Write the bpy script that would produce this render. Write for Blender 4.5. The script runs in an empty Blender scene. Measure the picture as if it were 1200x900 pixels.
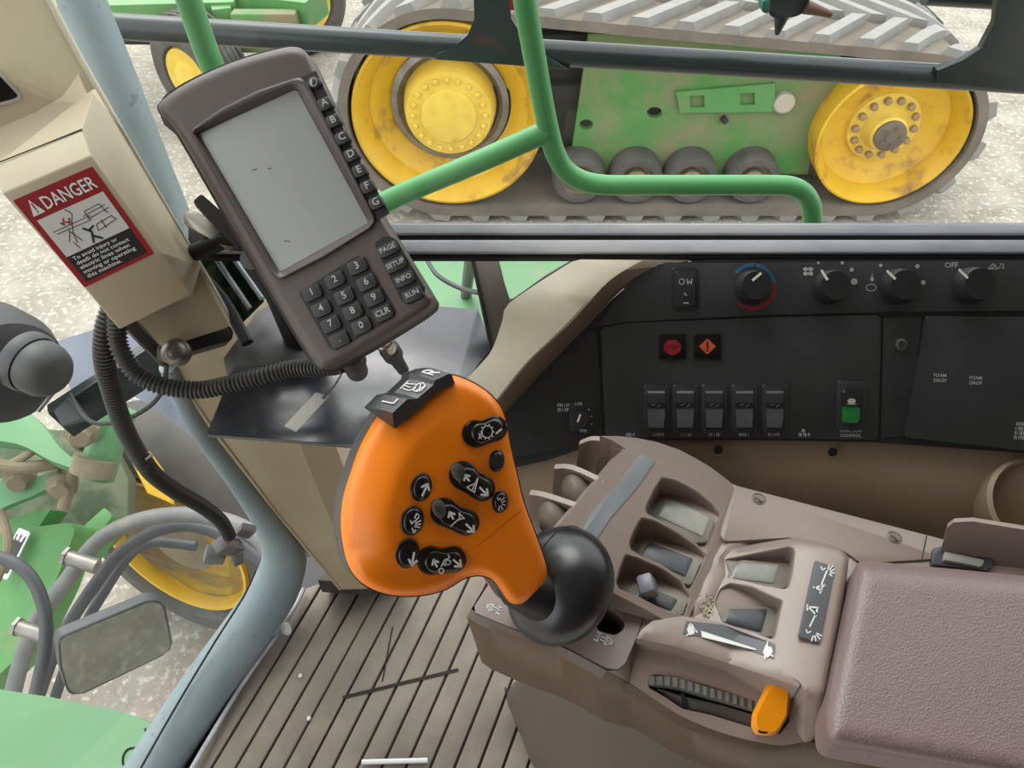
import bpy, bmesh, math, random
from mathutils import Vector, Matrix, Euler
from mathutils.geometry import delaunay_2d_cdt
random.seed(4)
SC = bpy.context.scene
COL = SC.collection
R = math.radians
# ---------------------------------------------------------------- survey camera (frame 1200 x 900)
F, CX, CY = 900.0, 600.0, 450.0
PITCH = R(46)
CAM = Vector((0, 0, 1.3))            # cab floor is z = 0, yard ground is z = GZ
GZ = -1.83
FW = Vector((0, math.cos(PITCH), -math.sin(PITCH)))
UP = Vector((0, math.sin(PITCH), math.cos(PITCH)))
RT = Vector((1, 0, 0))

def ray(px, py):
    return FW + RT * ((px - CX) / F) + UP * ((CY - py) / F)

def D(px, py, d):
    return CAM + ray(px, py) * d

class Plane:
    """A real surface in the cab: a traced outline is laid out on it."""
    def __init__(s, p, n):
        s.p = Vector(p); s.n = Vector(n).normalized()
        if s.n.dot(CAM - s.p) < 0: s.n = -s.n
        s.u = (RT - s.n * RT.dot(s.n)).normalized(); s.v = s.n.cross(s.u)
    def P(s, px, py, h=0.0):
        r = ray(px, py)
        return CAM + r * (((s.p - CAM).dot(s.n)) / r.dot(s.n)) + s.n * h
    def Q(s, px, py, h=0.0):         # on the plane raised by h
        r = ray(px, py)
        return CAM + r * (((s.p + s.n * h - CAM).dot(s.n)) / r.dot(s.n))

def plane3(a, b, c):
    return Plane(a, (b - a).cross(c - a))
def zplane(z): return Plane((0, 0, z), (0, 0, 1))
def yplane(y): return Plane((0, y, 0), (0, -1, 0))

# ---------------------------------------------------------------- outlines in 2-D
def rp(pts, r, n=4):
    """polygon with rounded corners"""
    out = []; N = len(pts)
    for i in range(N):
        p = Vector(pts[i]); a = Vector(pts[i - 1]); b = Vector(pts[(i + 1) % N])
        ri = r[i] if isinstance(r, (list, tuple)) else r
        da = (a - p); db = (b - p)
        k = min(ri, da.length * .48, db.length * .48)
        if k < 1e-6:
            out.append((p.x, p.y)); continue
        s = p + da.normalized() * k; e = p + db.normalized() * k
        for j in range(n + 1):
            t = j / n
            q = s * (1 - t) ** 2 + p * 2 * t * (1 - t) + e * t * t
            out.append((q.x, q.y))
    return out

def smooth(pts, n=4, closed=True):
    """Catmull-Rom through points of any dimension"""
    P = [Vector(p) for p in pts]; N = len(P); out = []
    for i in range(N if closed else N - 1):
        p0 = P[i - 1] if (closed or i > 0) else P[0]; p1 = P[i]; p2 = P[(i + 1) % N]
        p3 = P[(i + 2) % N] if (closed or i + 2 < N) else P[-1]
        for j in range(n):
            t = j / n
            out.append(.5 * ((2 * p1) + (p2 - p0) * t + (2 * p0 - 5 * p1 + 4 * p2 - p3) * t * t + (3 * p1 - p0 - 3 * p2 + p3) * t ** 3))
    if not closed: out.append(P[-1])
    return [tuple(q) for q in out]

def ell(cx, cy, a, b, ang=0, n=28):
    c, s = math.cos(R(ang)), math.sin(R(ang))
    return [(cx + a * math.cos(t) * c - b * math.sin(t) * s, cy + a * math.cos(t) * s + b * math.sin(t) * c)
            for t in [2 * math.pi * i / n for i in range(n)]]

def rect(cx, cy, w, h, ang=0, r=0, n=4):
    c, s = math.cos(R(ang)), math.sin(R(ang))
    p = [(cx + x * c - y * s, cy + x * s + y * c) for x, y in ((-w / 2, -h / 2), (w / 2, -h / 2), (w / 2, h / 2), (-w / 2, h / 2))]
    return rp(p, r, n) if r else p

def pdist(p, loop):
    best = 1e9; x, y = p
    for i in range(len(loop)):
        ax, ay = loop[i - 1][:2]; bx, by = loop[i][:2]
        dx, dy = bx - ax, by - ay; L = dx * dx + dy * dy
        t = 0 if L == 0 else max(0, min(1, ((x - ax) * dx + (y - ay) * dy) / L))
        d = math.hypot(x - ax - t * dx, y - ay - t * dy)
        if d < best: best = d
    return best

def inside(p, loop):
    x, y = p; c = False
    for i in range(len(loop)):
        ax, ay = loop[i - 1][:2]; bx, by = loop[i][:2]
        if (ay > y) != (by > y) and x < (bx - ax) * (y - ay) / (by - ay) + ax: c = not c
    return c

# ---------------------------------------------------------------- mesh builders
def NB(): return bmesh.new()

def loft(bm, loops, cap0=True, cap1=True, closed=True):
    vs = [[bm.verts.new(p) for p in L] for L in loops]
    n = len(vs[0])
    for a, b in zip(vs, vs[1:]):
        for i in range(n if closed else n - 1):
            j = (i + 1) % n
            try: bm.faces.new((a[i], a[j], b[j], b[i]))
            except ValueError: pass
    if cap0:
        bm.faces.new(vs[0])
    if cap1:
        bm.faces.new(vs[-1])
    return vs

def prism(bm, pl, pts, h0, h1, bevel=0.0, seg=3, taper=0.0):
    """outline traced at height h1 of a plane, extruded straight down the plane's normal to h0"""
    top = [pl.Q(p[0], p[1], h1) for p in pts]
    bot = [q - pl.n * (h1 - h0) for q in top]
    if taper:
        c = sum(top, Vector()) / len(top)
        top = [q + (c - q).normalized() * min(taper, (c - q).length * .4) for q in top]
    b2 = bmesh.new()
    vs = loft(b2, [bot, top])
    if bevel:
        es = [e for e in b2.edges if e.verts[0] in vs[1] and e.verts[1] in vs[1]]
        bmesh.ops.bevel(b2, geom=es, offset=bevel, segments=seg, affect='EDGES', profile=.5, clamp_overlap=True)
    merge(bm, b2)

def merge(bm, b2):
    me = bpy.data.meshes.new('tmp'); b2.to_mesh(me); b2.free()
    bm.from_mesh(me); bpy.data.meshes.remove(me)

def cdt_plate(bm, outer, holes, f, extra=()):
    """fill an outline with holes; f(x, y) -> 3-D point"""
    pts = []; edges = []
    for L in [outer] + list(holes):
        s = len(pts); pts += [Vector((p[0], p[1])) for p in L]
        edges += [(s + i, s + (i + 1) % len(L)) for i in range(len(L))]
    pts += [Vector(p) for p in extra]
    ov, oe, of, _, _, _ = delaunay_2d_cdt(pts, edges, [], 0, 1e-6)
    vs = [bm.verts.new(f(v.x, v.y)) for v in ov]
    for t in of:
        c = sum((ov[i] for i in t), Vector((0, 0))) / len(t)
        if not inside(c, outer) or any(inside(c, h) for h in holes): continue
        try: bm.faces.new([vs[i] for i in t])
        except ValueError: pass
    bmesh.ops.delete(bm, geom=[v for v in vs if not v.link_faces], context='VERTS')

def grid_in(loop, step, margin, holes=()):
    xs = [p[0] for p in loop]; ys = [p[1] for p in loop]; out = []
    y = min(ys) + step * .5; k = 0
    while y < max(ys):
        x = min(xs) + step * (.5 if k % 2 else .25)
        while x < max(xs):
            if inside((x, y), loop) and pdist((x, y), loop) > margin and not any(inside((x, y), h) or pdist((x, y), h) < margin for h in holes):
                out.append((x, y))
            x += step
        y += step; k += 1
    return out

def resample(L, step):
    out = []
    for p, q in zip(L, L[1:] + L[:1]):
        n = max(1, round(math.hypot(q[0] - p[0], q[1] - p[1]) / step)); out += [(p[0] + (q[0] - p[0]) * i / n, p[1] + (q[1] - p[1]) * i / n) for i in range(n)]
    return out

def ring_pts(loop, step, holes=(), dists=(1.2, 3.0, 5.5, 9.0, 13.0)):
    """interior points: inward rings that follow the outline, then a grid"""
    area = sum(loop[i - 1][0] * loop[i][1] - loop[i][0] * loop[i - 1][1] for i in range(len(loop))); sg = 1 if area > 0 else -1
    out = []
    for k in dists:
        for i in range(len(loop)):
            a, c = Vector(loop[i - 1][:2]), Vector(loop[(i + 1) % len(loop)][:2]); t = (c - a).normalized()
            p = (loop[i][0] - t.y * k * sg, loop[i][1] + t.x * k * sg)
            if inside(p, loop) and pdist(p, loop) > k * .93 and not any(inside(p, h) or pdist(p, h) < 1.5 for h in holes): out.append(p)
    return out + grid_in(loop, step, dists[-1] + step * .5, holes)

def pillow(bm, pl, loop, hf, step, h_back, side_in=0.0, holes=()):
    """rounded slab: hf(x, y, d) gives the height at pixel x, y with distance d from the outline"""
    b2 = bmesh.new()
    g = []
    for m in (.9, 2.2, 4.2):
        pass
    loop = resample(loop, 4.5)
    g = ring_pts(loop, step, holes)
    # fine rings close to the rim keep the rounding crisp
    c = (sum(p[0] for p in loop) / len(loop), sum(p[1] for p in loop) / len(loop))
    cdt_plate(b2, loop, list(holes), lambda x, y: pl.Q(x, y, hf(x, y, pdist((x, y), loop))), g)
    top = [pl.Q(p[0], p[1], hf(p[0], p[1], 0)) for p in loop]
    cc = sum(top, Vector()) / len(top)
    bot = [q - pl.n * ((q - pl.p).dot(pl.n) - h_back) for q in top]
    if side_in: bot = [q + (cc - q) * side_in for q in bot]
    loft(b2, [bot, top], True, False)
    bmesh.ops.remove_doubles(b2, verts=b2.verts, dist=1e-5)
    merge(bm, b2)

def frames(P):
    T = []
    for i in range(len(P)):
        a = P[max(i - 1, 0)]; b = P[min(i + 1, len(P) - 1)]
        T.append((b - a).normalized())
    n = T[0].orthogonal().normalized(); out = []
    for i in range(len(P)):
        n = (n - T[i] * n.dot(T[i])).normalized()
        out.append((T[i], n, T[i].cross(n)))
    return out

def tube(bm, pts, r, n=12, sm=0, cap=True, ribs=None):
    P = [Vector(p) for p in pts]
    if isinstance(r, (list, tuple)) and sm and len(r) == len(P):
        r = [r[i] + (r[i + 1] - r[i]) * j / sm for i in range(len(r) - 1) for j in range(sm)] + [r[-1]]
    if sm: P = [Vector(p) for p in smooth(P, sm, False)]
    m = len(P)
    if ribs:                                    # corrugated hose: pitch, depth
        Q = [P[0]]; pitch, dep = ribs; L = 0; rr = [0]
        tot = sum((b - a).length for a, b in zip(P, P[1:])); N = int(tot / pitch) * 4
        acc = [0]
        for a, b in zip(P, P[1:]): acc.append(acc[-1] + (b - a).length)
        Q = []; RR = []; k = 0
        for i in range(N + 1):
            s = tot * i / N
            while k < m - 2 and acc[k + 1] < s: k += 1
            t = (s - acc[k]) / max(1e-9, acc[k + 1] - acc[k])
            Q.append(P[k].lerp(P[k + 1], t)); RR.append(r + (dep if i % 4 in (0, 1) else -dep))
        P = Q; m = len(P)
    else:
        RR = [r] * m if not isinstance(r, (list, tuple)) else [r[0] + (r[-1] - r[0]) * i / (m - 1) for i in range(m)] if len(r) == 2 else list(r)
    fr = frames(P)
    loops = []
    for p, (t, a, b), q in zip(P, fr, RR):
        loops.append([p + (a * math.cos(2 * math.pi * k / n) + b * math.sin(2 * math.pi * k / n)) * q for k in range(n)])
    loft(bm, loops, cap, cap)

def lathe(bm, c, ax, prof, n=32, cap0=True, cap1=True, ref=None):
    """profile of (radius, height) about an axis"""
    ax = Vector(ax).normalized(); c = Vector(c)
    a = (Vector(ref) - ax * Vector(ref).dot(ax)).normalized() if ref else ax.orthogonal().normalized()
    b = ax.cross(a)
    loops = [[c + ax * h + (a * math.cos(2 * math.pi * k / n) + b * math.sin(2 * math.pi * k / n)) * max(r, 1e-5) for k in range(n)] for r, h in prof]
    loft(bm, loops, cap0, cap1)

def box(bm, c, s, rot=None, bevel=0, seg=2):
    b2 = bmesh.new()
    bmesh.ops.create_cube(b2, size=1)
    m = Matrix.Diagonal((s[0], s[1], s[2], 1))
    rm = rot.to_4x4() if rot is not None else Matrix.Identity(4)
    bmesh.ops.transform(b2, matrix=Matrix.Translation(Vector(c)) @ rm @ m, verts=b2.verts)
    if bevel: bmesh.ops.bevel(b2, geom=b2.edges[:], offset=bevel, segments=seg, affect='EDGES', profile=.5, clamp_overlap=True)
    merge(bm, b2)

def bar(bm, a, b, w, h, up=(0, 0, 1), bevel=0):
    a = Vector(a); b = Vector(b); t = (b - a); L = t.length; t.normalize()
    u = Vector(up); s = t.cross(u).normalized(); u = s.cross(t)
    rot = Matrix((t, s, u)).transposed()
    box(bm, (a + b) / 2, (L, w, h), rot, bevel)

def ellipsoid(bm, c, ax, ra, rr, nu=28, nv=16, lo=-1.0, hi=1.0):
    """flattened ball about an axis: ra along the axis, rr around"""
    prof = []
    a0, a1 = math.asin(lo), math.asin(hi)
    for i in range(nv + 1):
        t = a0 + (a1 - a0) * i / nv
        prof.append((rr * math.cos(t), ra * math.sin(t)))
    lathe(bm, c, ax, prof, nu)

_txt = {}
def text_geo(s):
    if s not in _txt:
        cu = bpy.data.curves.new('t', 'FONT'); cu.body = s; cu.align_x = 'CENTER'; cu.align_y = 'CENTER'; cu.resolution_u = 2; cu.offset = .012
        ob = bpy.data.objects.new('t', cu); me = bpy.data.meshes.new_from_object(ob)
        _txt[s] = ([v.co.copy() for v in me.vertices], [tuple(p.vertices) for p in me.polygons])
        bpy.data.objects.remove(ob); bpy.data.curves.remove(cu); bpy.data.meshes.remove(me)
    return _txt[s]

def text(bm, pl, s, cx, cy, size, ang=0, h=.0003, shear=0, sx=1.0):
    vs, fs = text_geo(s)
    c, q = math.cos(R(ang)), math.sin(R(ang))
    nv = []
    for v in vs:
        x, y = v.x * size * sx + shear * v.y * size, -v.y * size
        nv.append(bm.verts.new(pl.Q(cx + x * c - y * q, cy + x * q + y * c, h)))
    for f in fs:
        try: bm.faces.new([nv[i] for i in f])
        except ValueError: pass

def strokes(bm, pl, lines, w, h=.0003):
    for L in lines:
        for a, b in zip(L, L[1:]):
            d = Vector((b[0] - a[0], b[1] - a[1]))
            if d.length < 1e-6: continue
            d.normalize(); n = Vector((-d.y, d.x)) * w / 2; e = d * w * .3
            q = [(a[0] - e.x + n.x, a[1] - e.y + n.y), (b[0] + e.x + n.x, b[1] + e.y + n.y), (b[0] + e.x - n.x, b[1] + e.y - n.y), (a[0] - e.x - n.x, a[1] - e.y - n.y)]
            bm.faces.new([bm.verts.new(pl.Q(x, y, h)) for x, y in q])

def flat(bm, pl, pts, h=.0003):
    bm.faces.new([bm.verts.new(pl.Q(p[0], p[1], h)) for p in pts])

def arrow(cx, cy, dx, dy, L, hw):
    """arrow with a three-line head, as pixel strokes"""
    d = Vector((dx, dy)).normalized(); n = Vector((-d.y, d.x)); c = Vector((cx, cy))
    t = c + d * L / 2; s = c - d * L / 2
    return [[tuple(s), tuple(t)], [tuple(t - d * hw + n * hw * .8), tuple(t), tuple(t - d * hw - n * hw * .8)]]

# ---------------------------------------------------------------- materials
def lin(c):
    return tuple(((x / 255) / 12.92 if x / 255 <= .04045 else ((x / 255 + .055) / 1.055) ** 2.4) for x in c) + (1.0,)

def M(name, col, rough=.5, metal=0.0, col2=None, vscale=8.0, vamt=.6, dirt=None, bump=None, coat=0.0, spec=.5, emit=None, rvar=0.0, detail=6.0, stretch=None):
    """procedural material; colours in sRGB 0-255. dirt=(colour, scale, threshold); bump=(scale, strength, kind)"""
    m = bpy.data.materials.new(name); m.use_nodes = True
    nt = m.node_tree; N = nt.nodes; L = nt.links
    b = N['Principled BSDF']
    b.inputs['Roughness'].default_value = rough; b.inputs['Metallic'].default_value = metal
    b.inputs['Coat Weight'].default_value = coat; b.inputs['Specular IOR Level'].default_value = spec
    b.inputs['Coat Roughness'].default_value = max(.08, rough)
    tc = N.new('ShaderNodeTexCoord'); src = tc.outputs['Object']
    if stretch:
        mp = N.new('ShaderNodeMapping'); mp.inputs['Scale'].default_value = stretch; L.new(src, mp.inputs['Vector']); src = mp.outputs['Vector']
    def noise(scale, det=detail, rough_=.6):
        n = N.new('ShaderNodeTexNoise'); n.inputs['Scale'].default_value = scale; n.inputs['Detail'].default_value = det
        n.inputs['Roughness'].default_value = rough_; L.new(src, n.inputs['Vector']); return n.outputs['Fac']
    def ramp(f, lo, hi):
        r = N.new('ShaderNodeMapRange'); r.inputs['From Min'].default_value = lo; r.inputs['From Max'].default_value = hi
        L.new(f, r.inputs['Value']); return r.outputs['Result']
    def mix(f, a, c):
        x = N.new('ShaderNodeMix'); x.data_type = 'RGBA'
        L.new(f, x.inputs['Factor'])
        for s, k in ((a, 'A'), (c, 'B')):
            i = [q for q in x.inputs if q.name == k and q.type == 'RGBA'][0]
            if isinstance(s, tuple): i.default_value = s
            else: L.new(s, i)
        return [o for o in x.outputs if o.type == 'RGBA'][0]
    cur = lin(col)
    if col2:
        cur = mix(ramp(noise(vscale), .5 - .5 * (1.05 - vamt), .5 + .5 * (1.05 - vamt)), cur, lin(col2))
    if dirt:
        cur = mix(ramp(noise(dirt[1], 8), dirt[2], dirt[2] + (dirt[3] if len(dirt) > 3 else .12)), cur, lin(dirt[0]))
    if isinstance(cur, tuple): b.inputs['Base Color'].default_value = cur
    else: L.new(cur, b.inputs['Base Color'])
    if rvar:
        L.new(ramp(noise(vscale * 1.7), .3, .7), (mr := N.new('ShaderNodeMapRange')).inputs['Value'])
        mr.inputs['To Min'].default_value = max(.03, rough - rvar); mr.inputs['To Max'].default_value = min(1, rough + rvar)
        L.new(mr.outputs['Result'], b.inputs['Roughness'])
    if bump:
        bn = N.new('ShaderNodeBump'); bn.inputs['Strength'].default_value = bump[1]; bn.inputs['Distance'].default_value = bump[3] if len(bump) > 3 else .002
        if len(bump) > 2 and bump[2] == 'vor':
            v = N.new('ShaderNodeTexVoronoi'); v.inputs['Scale'].default_value = bump[0]; L.new(src, v.inputs['Vector']); L.new(v.outputs['Distance'], bn.inputs['Height'])
        else: L.new(noise(bump[0], 4), bn.inputs['Height'])
        L.new(bn.outputs['Normal'], b.inputs['Normal'])
    if emit:
        b.inputs['Emission Color'].default_value = lin(emit[0]); b.inputs['Emission Strength'].default_value = emit[1]
    return m

def glass_mat(name, tint, refl=.06, rough=.0, haze=0.0):
    m = bpy.data.materials.new(name); m.use_nodes = True
    nt = m.node_tree; N = nt.nodes; L = nt.links
    N.remove(N['Principled BSDF'])
    t = N.new('ShaderNodeBsdfTransparent'); t.inputs['Color'].default_value = lin(tint)
    g = N.new('ShaderNodeBsdfGlossy'); g.inputs['Roughness'].default_value = rough
    lw = N.new('ShaderNodeLayerWeight'); lw.inputs['Blend'].default_value = .12
    ml = N.new('ShaderNodeMath'); ml.operation = 'MULTIPLY_ADD'; ml.inputs[1].default_value = .5; ml.inputs[2].default_value = refl
    L.new(lw.outputs['Fresnel'], ml.inputs[0])
    mx = N.new('ShaderNodeMixShader'); L.new(ml.outputs[0], mx.inputs[0]); L.new(t.outputs[0], mx.inputs[1]); L.new(g.outputs[0], mx.inputs[2])
    last = mx.outputs[0]
    if haze:
        d = N.new('ShaderNodeBsdfDiffuse'); d.inputs['Color'].default_value = (.8, .8, .8, 1)
        m2 = N.new('ShaderNodeMixShader'); m2.inputs[0].default_value = haze; L.new(last, m2.inputs[1]); L.new(d.outputs[0], m2.inputs[2]); last = m2.outputs[0]
    L.new(last, N['Material Output'].inputs['Surface'])
    return m

# ---------------------------------------------------------------- scene objects
def thing(name, label, cat, group=None, kind=None):
    o = bpy.data.objects.new(name, None); COL.objects.link(o); o.empty_display_size = .05
    o['label'] = label; o['category'] = cat
    if group: o['group'] = group
    if kind: o['kind'] = kind
    return o

def part(name, bm, mat, parent=None, label=None, ang=35, sm=True):
    bmesh.ops.recalc_face_normals(bm, faces=bm.faces)
    me = bpy.data.meshes.new(name); bm.to_mesh(me); bm.free()
    for x in (mat if isinstance(mat, (list, tuple)) else [mat]): me.materials.append(x)
    if sm:
        me.polygons.foreach_set('use_smooth', [True] * len(me.polygons)); me.set_sharp_from_angle(angle=R(ang))
    o = bpy.data.objects.new(name, me); COL.objects.link(o)
    if parent: o.parent = parent
    if label: o['label'] = label
    return o

def solo(name, bm, mat, label, cat, group=None, kind=None, ang=35):
    o = part(name, bm, mat, None, label, ang); o['category'] = cat
    if group: o['group'] = group
    if kind: o['kind'] = kind
    return o

def struct(name, bm, mat, label=None, cat=None, ang=35):
    o = part(name, bm, mat, None, label, ang); o['kind'] = 'structure'
    if cat: o['category'] = cat
    return o

def descend(o):
    r = []
    for c in o.children: r.append(c); r += descend(c)
    return r

def settle():
    """put every top-level object's origin at its base"""
    for o in [x for x in COL.objects if x.parent is None and x.type in ('EMPTY', 'MESH')]:
        ms = [x for x in [o] + descend(o) if x.type == 'MESH']
        vs = [v.co for x in ms for v in x.data.vertices]
        if not vs: continue
        lo = [min(v[i] for v in vs) for i in range(3)]; hi = [max(v[i] for v in vs) for i in range(3)]
        b = Vector(((lo[0] + hi[0]) / 2, (lo[1] + hi[1]) / 2, lo[2]))
        o.location = b
        for x in ms: x.data.transform(Matrix.Translation(-b))
WORLD, SUN, EXPO = 2.4, 2.2, 0.12
# ================================================================ materials
MT = {}
MT['ground'] = M('yard_concrete', (158, 151, 140), .9, col2=(124, 117, 106), vscale=3.5, vamt=.7, dirt=((184, 179, 168), 26, .53), bump=(40, .5, 'n', .01))
MT['yellow'] = M('yellow_paint', (214, 172, 44), .45, col2=(196, 152, 42), vscale=5, dirt=((128, 94, 56), 5, .54, .2), spec=.4)
MT['yellow_hub'] = M('yellow_hub_paint', (224, 196, 84), .5, col2=(208, 172, 62), vscale=9, dirt=((140, 104, 60), 11, .66, .15))
MT['green'] = M('green_paint', (74, 130, 70), .45, col2=(88, 138, 80), vscale=5, dirt=((128, 112, 86), 4, .56, .25))
MT['green_muddy'] = M('green_paint_muddy', (74, 126, 62), .7, col2=(112, 120, 84), vscale=3.5, vamt=.8, dirt=((136, 112, 88), 3.2, .56, .2))
MT['green_pipe'] = M('green_handrail_paint', (70, 142, 82), .38, col2=(82, 152, 92), vscale=6, spec=.5)
MT['green_glare'] = M('sunlit_green_paint', (82, 132, 88), .5, col2=(94, 136, 96), vscale=4, dirt=((140, 130, 100), 5, .62, .2))  # paler copy of the green, glare on lit plates put into the colour
MT['rubber'] = M('rubber', (64, 63, 62), .8, col2=(88, 84, 78), vscale=6, dirt=((112, 104, 94), 5, .58, .25), bump=(60, .2))
MT['rubber_dusty'] = M('dusty_rubber', (94, 88, 80), .9, col2=(120, 110, 98), vscale=4, dirt=((90, 88, 86), 7, .58, .2), bump=(40, .2))
MT['lug'] = M('lug_rubber', (122, 121, 120), .55, col2=(138, 134, 128), vscale=9, bump=(60, .2))
MT['dark_metal'] = M('black_green_paint', (30, 40, 42), .3, col2=(40, 50, 52), vscale=7, vamt=.4, dirt=((88, 82, 72), 5, .72, .1))
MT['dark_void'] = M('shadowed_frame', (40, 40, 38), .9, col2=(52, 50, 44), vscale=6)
MT['steel'] = M('grey_steel', (150, 148, 144), .4, metal=.6, col2=(120, 114, 108), vscale=14)
MT['hose'] = M('hydraulic_hose', (92, 94, 98), .55, col2=(120, 118, 114), vscale=14, dirt=((140, 130, 116), 10, .6))
MT['hose_dark'] = M('dark_hose', (54, 57, 62), .5, col2=(76, 78, 80), vscale=12)
MT['mud'] = M('dried_mud', (136, 124, 102), .95, col2=(104, 96, 80), vscale=9, bump=(40, .5))
MT['white'] = M('white_print', (226, 226, 224), .6)
MT['red'] = M('red_print', (150, 26, 30), .45)
MT['brown_tip'] = M('brown_nozzle_tip', (92, 62, 48), .5)
MT['teal'] = M('teal_cap', (38, 92, 80), .5)

# ================================================================ yard
bm = NB()
S = 40
cdt = [(-S, -S), (S, -S), (S, S), (-S, S)]
bm.faces.new([bm.verts.new((x, y, GZ)) for x, y in cdt])
struct('ground', bm, MT['ground'], 'pale dusty concrete yard', 'ground')

# ================================================================ tracked tractor beside the cab
TY = 4.66
tr = thing('tracked_tractor', 'green tracked tractor with yellow wheels parked beyond the handrail', 'tractor')
DC, DR = Vector((-.41, TY, -1.075)), .62
IC, IR = Vector((2.49, TY, -1.205)), .49
AX = Vector((0, -1, 0))
def belt_path(off, n=40):
    a, b = Vector((DC.x, DC.z)), Vector((IC.x, IC.z)); ra, rb = DR + off, IR + off
    d = b - a; L = d.length; base = math.atan2(d.y, d.x); al = math.acos((ra - rb) / L)
    out = []
    t0, t1 = base + al, base + 2 * math.pi - al                      # round the drive wheel
    for i in range(n + 1):
        t = t0 + (t1 - t0) * i / n; out.append(a + Vector((math.cos(t), math.sin(t))) * ra)
    t0, t1 = base - al, base + al
    for i in range(n + 1):
        t = t0 + (t1 - t0) * i / n; out.append(b + Vector((math.cos(t), math.sin(t))) * rb)
    return out
inn, out_ = belt_path(.02), belt_path(.08)
Y0, Y1 = TY - .04, TY + .80
bm = NB()
loops = []
for a, b in zip(inn, out_):
    loops.append([Vector((a.x, Y0, a.y)), Vector((b.x, Y0, b.y)), Vector((b.x, Y1, b.y)), Vector((a.x, Y1, a.y))])
loops.append(loops[0])
loft(bm, loops, False, False)
bmesh.ops.remove_doubles(bm, verts=bm.verts, dist=1e-5)
belt = part('track_belt', bm, MT['rubber_dusty'], tr)
# chevron lugs along the whole belt
P = [Vector((p.x, 0, p.y)) for p in out_]; P.append(P[0])
acc = [0]
for a, b in zip(P, P[1:]): acc.append(acc[-1] + (b - a).length)
TOT = acc[-1]
def on_belt(s, y):
    s %= TOT; k = 0
    while k < len(P) - 2 and acc[k + 1] < s: k += 1
    t = (s - acc[k]) / max(1e-9, acc[k + 1] - acc[k]); p = P[k].lerp(P[k + 1], t); d = (P[k + 1] - P[k]).normalized()
    return Vector((p.x, y, p.z)), Vector((-d.z, 0, d.x)) * -1
lug = NB()
NL = 36; ym = (Y0 + Y1) / 2
for i in range(NL):
    s0 = TOT * i / NL
    for side in (0, 1):
        ya, yb = ((Y0 + .004, ym - .01) if side == 0 else (Y1 - .004, ym + .01))
        ph = 0 if side == 0 else TOT / NL / 2
        lo = []; hi = []
        for k in range(5):
            f = k / 4; y = ya + (yb - ya) * f; sc = s0 + ph - .36 * f
            for w, hh, lst in ((.066, .0, lo), (.046, .050, hi)):
                p0, n0 = on_belt(sc - w, y); p1, n1 = on_belt(sc + w, y)
                lst.append((p0 + n0 * hh, p1 + n1 * hh))
        rings = [[l[0], l[1], h[1], h[0]] for l, h in zip(lo, hi)]
        loft(lug, rings)
part('tread_lugs', lug, MT['lug'], belt, ang=30)
def wheel(name, c, r, depth, lab=None):
    bm = NB()
    k = r / .62
    lathe(bm, c, AX, [(.62 * k, -.30), (.62 * k, -.02), (.617 * k, .012), (.60 * k, .018), (.592 * k, .008), (.575 * k, -.015), (.525 * k, -.085), (.515 * k, -.125), (.50 * k, -.13), (.44 * k, -depth * .85), (.36 * k, -depth), (.28 * k, -depth - .01), (.02, -depth - .01)], 64, True, True)
    return part(name, bm, MT['yellow'], tr, lab, ang=50)
w = wheel('drive_wheel', DC, DR, .24, 'large yellow drive wheel')
bm = NB()
lathe(bm, DC, AX, [(.31, -.25), (.30, -.15), (.288, -.085), (.278, -.07), (.22, -.062), (.185, -.058), (.178, -.035), (.165, -.03), (.02, -.03)], 40)
part('hub', bm, MT['yellow_hub'], w, ang=40)
for i in range(20):
    bm = NB(); t = 2 * math.pi * i / 20; lathe(bm, DC + Vector((math.cos(t) * .235, 0, math.sin(t) * .235)), AX, [(.018, -.07), (.018, -.045), (.012, -.038)], 8); part('wheel_bolt', bm, MT['yellow_hub'], w)
bm = NB()
lathe(bm, DC, AX, [(.39, -.25), (.39, -.20), (.35, -.19), (.30, -.25)], 40, True, True)
part('hub_casting', bm, MT['steel'], w)
w = wheel('idler_wheel', IC, IR, .17, 'yellow front idler wheel')
bm = NB()
lathe(bm, IC, AX, [(.25, -.185), (.235, -.15), (.155, -.14), (.128, -.11), (.12, -.05), (.105, -.04)], 40, True, False)
lathe(bm, IC, AX, [(.105, -.04), (.02, -.04)], 40, False, True)
part('hub', bm, MT['yellow_hub'], w, ang=40)
bm = NB()
lathe(bm, IC, AX, [(.104, -.06), (.104, -.02), (.09, -.012), (.04, -.012), (.035, -.002), (.01, -.002)], 32)
for i in range(5):
    t = 2 * math.pi * i / 5; lathe(bm, IC + Vector((math.cos(t) * .065, 0, math.sin(t) * .065)), AX, [(.012, -.015), (.012, -.004)], 8)
part('hub_cap', bm, M('hub_cap_iron', (110, 96, 78), .6, metal=.2, col2=(90, 82, 74), vscale=20), w, 'grey iron hub cap')
rb_ = M('rusty_bolts', (150, 124, 92), .7)
for i in range(14):
    bm = NB(); t = 2 * math.pi * i / 14; lathe(bm, IC + Vector((math.cos(t) * .195, 0, math.sin(t) * .195)), AX, [(.024, -.155), (.024, -.115), (.014, -.108)], 8); part('wheel_bolt', bm, rb_, w)
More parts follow.
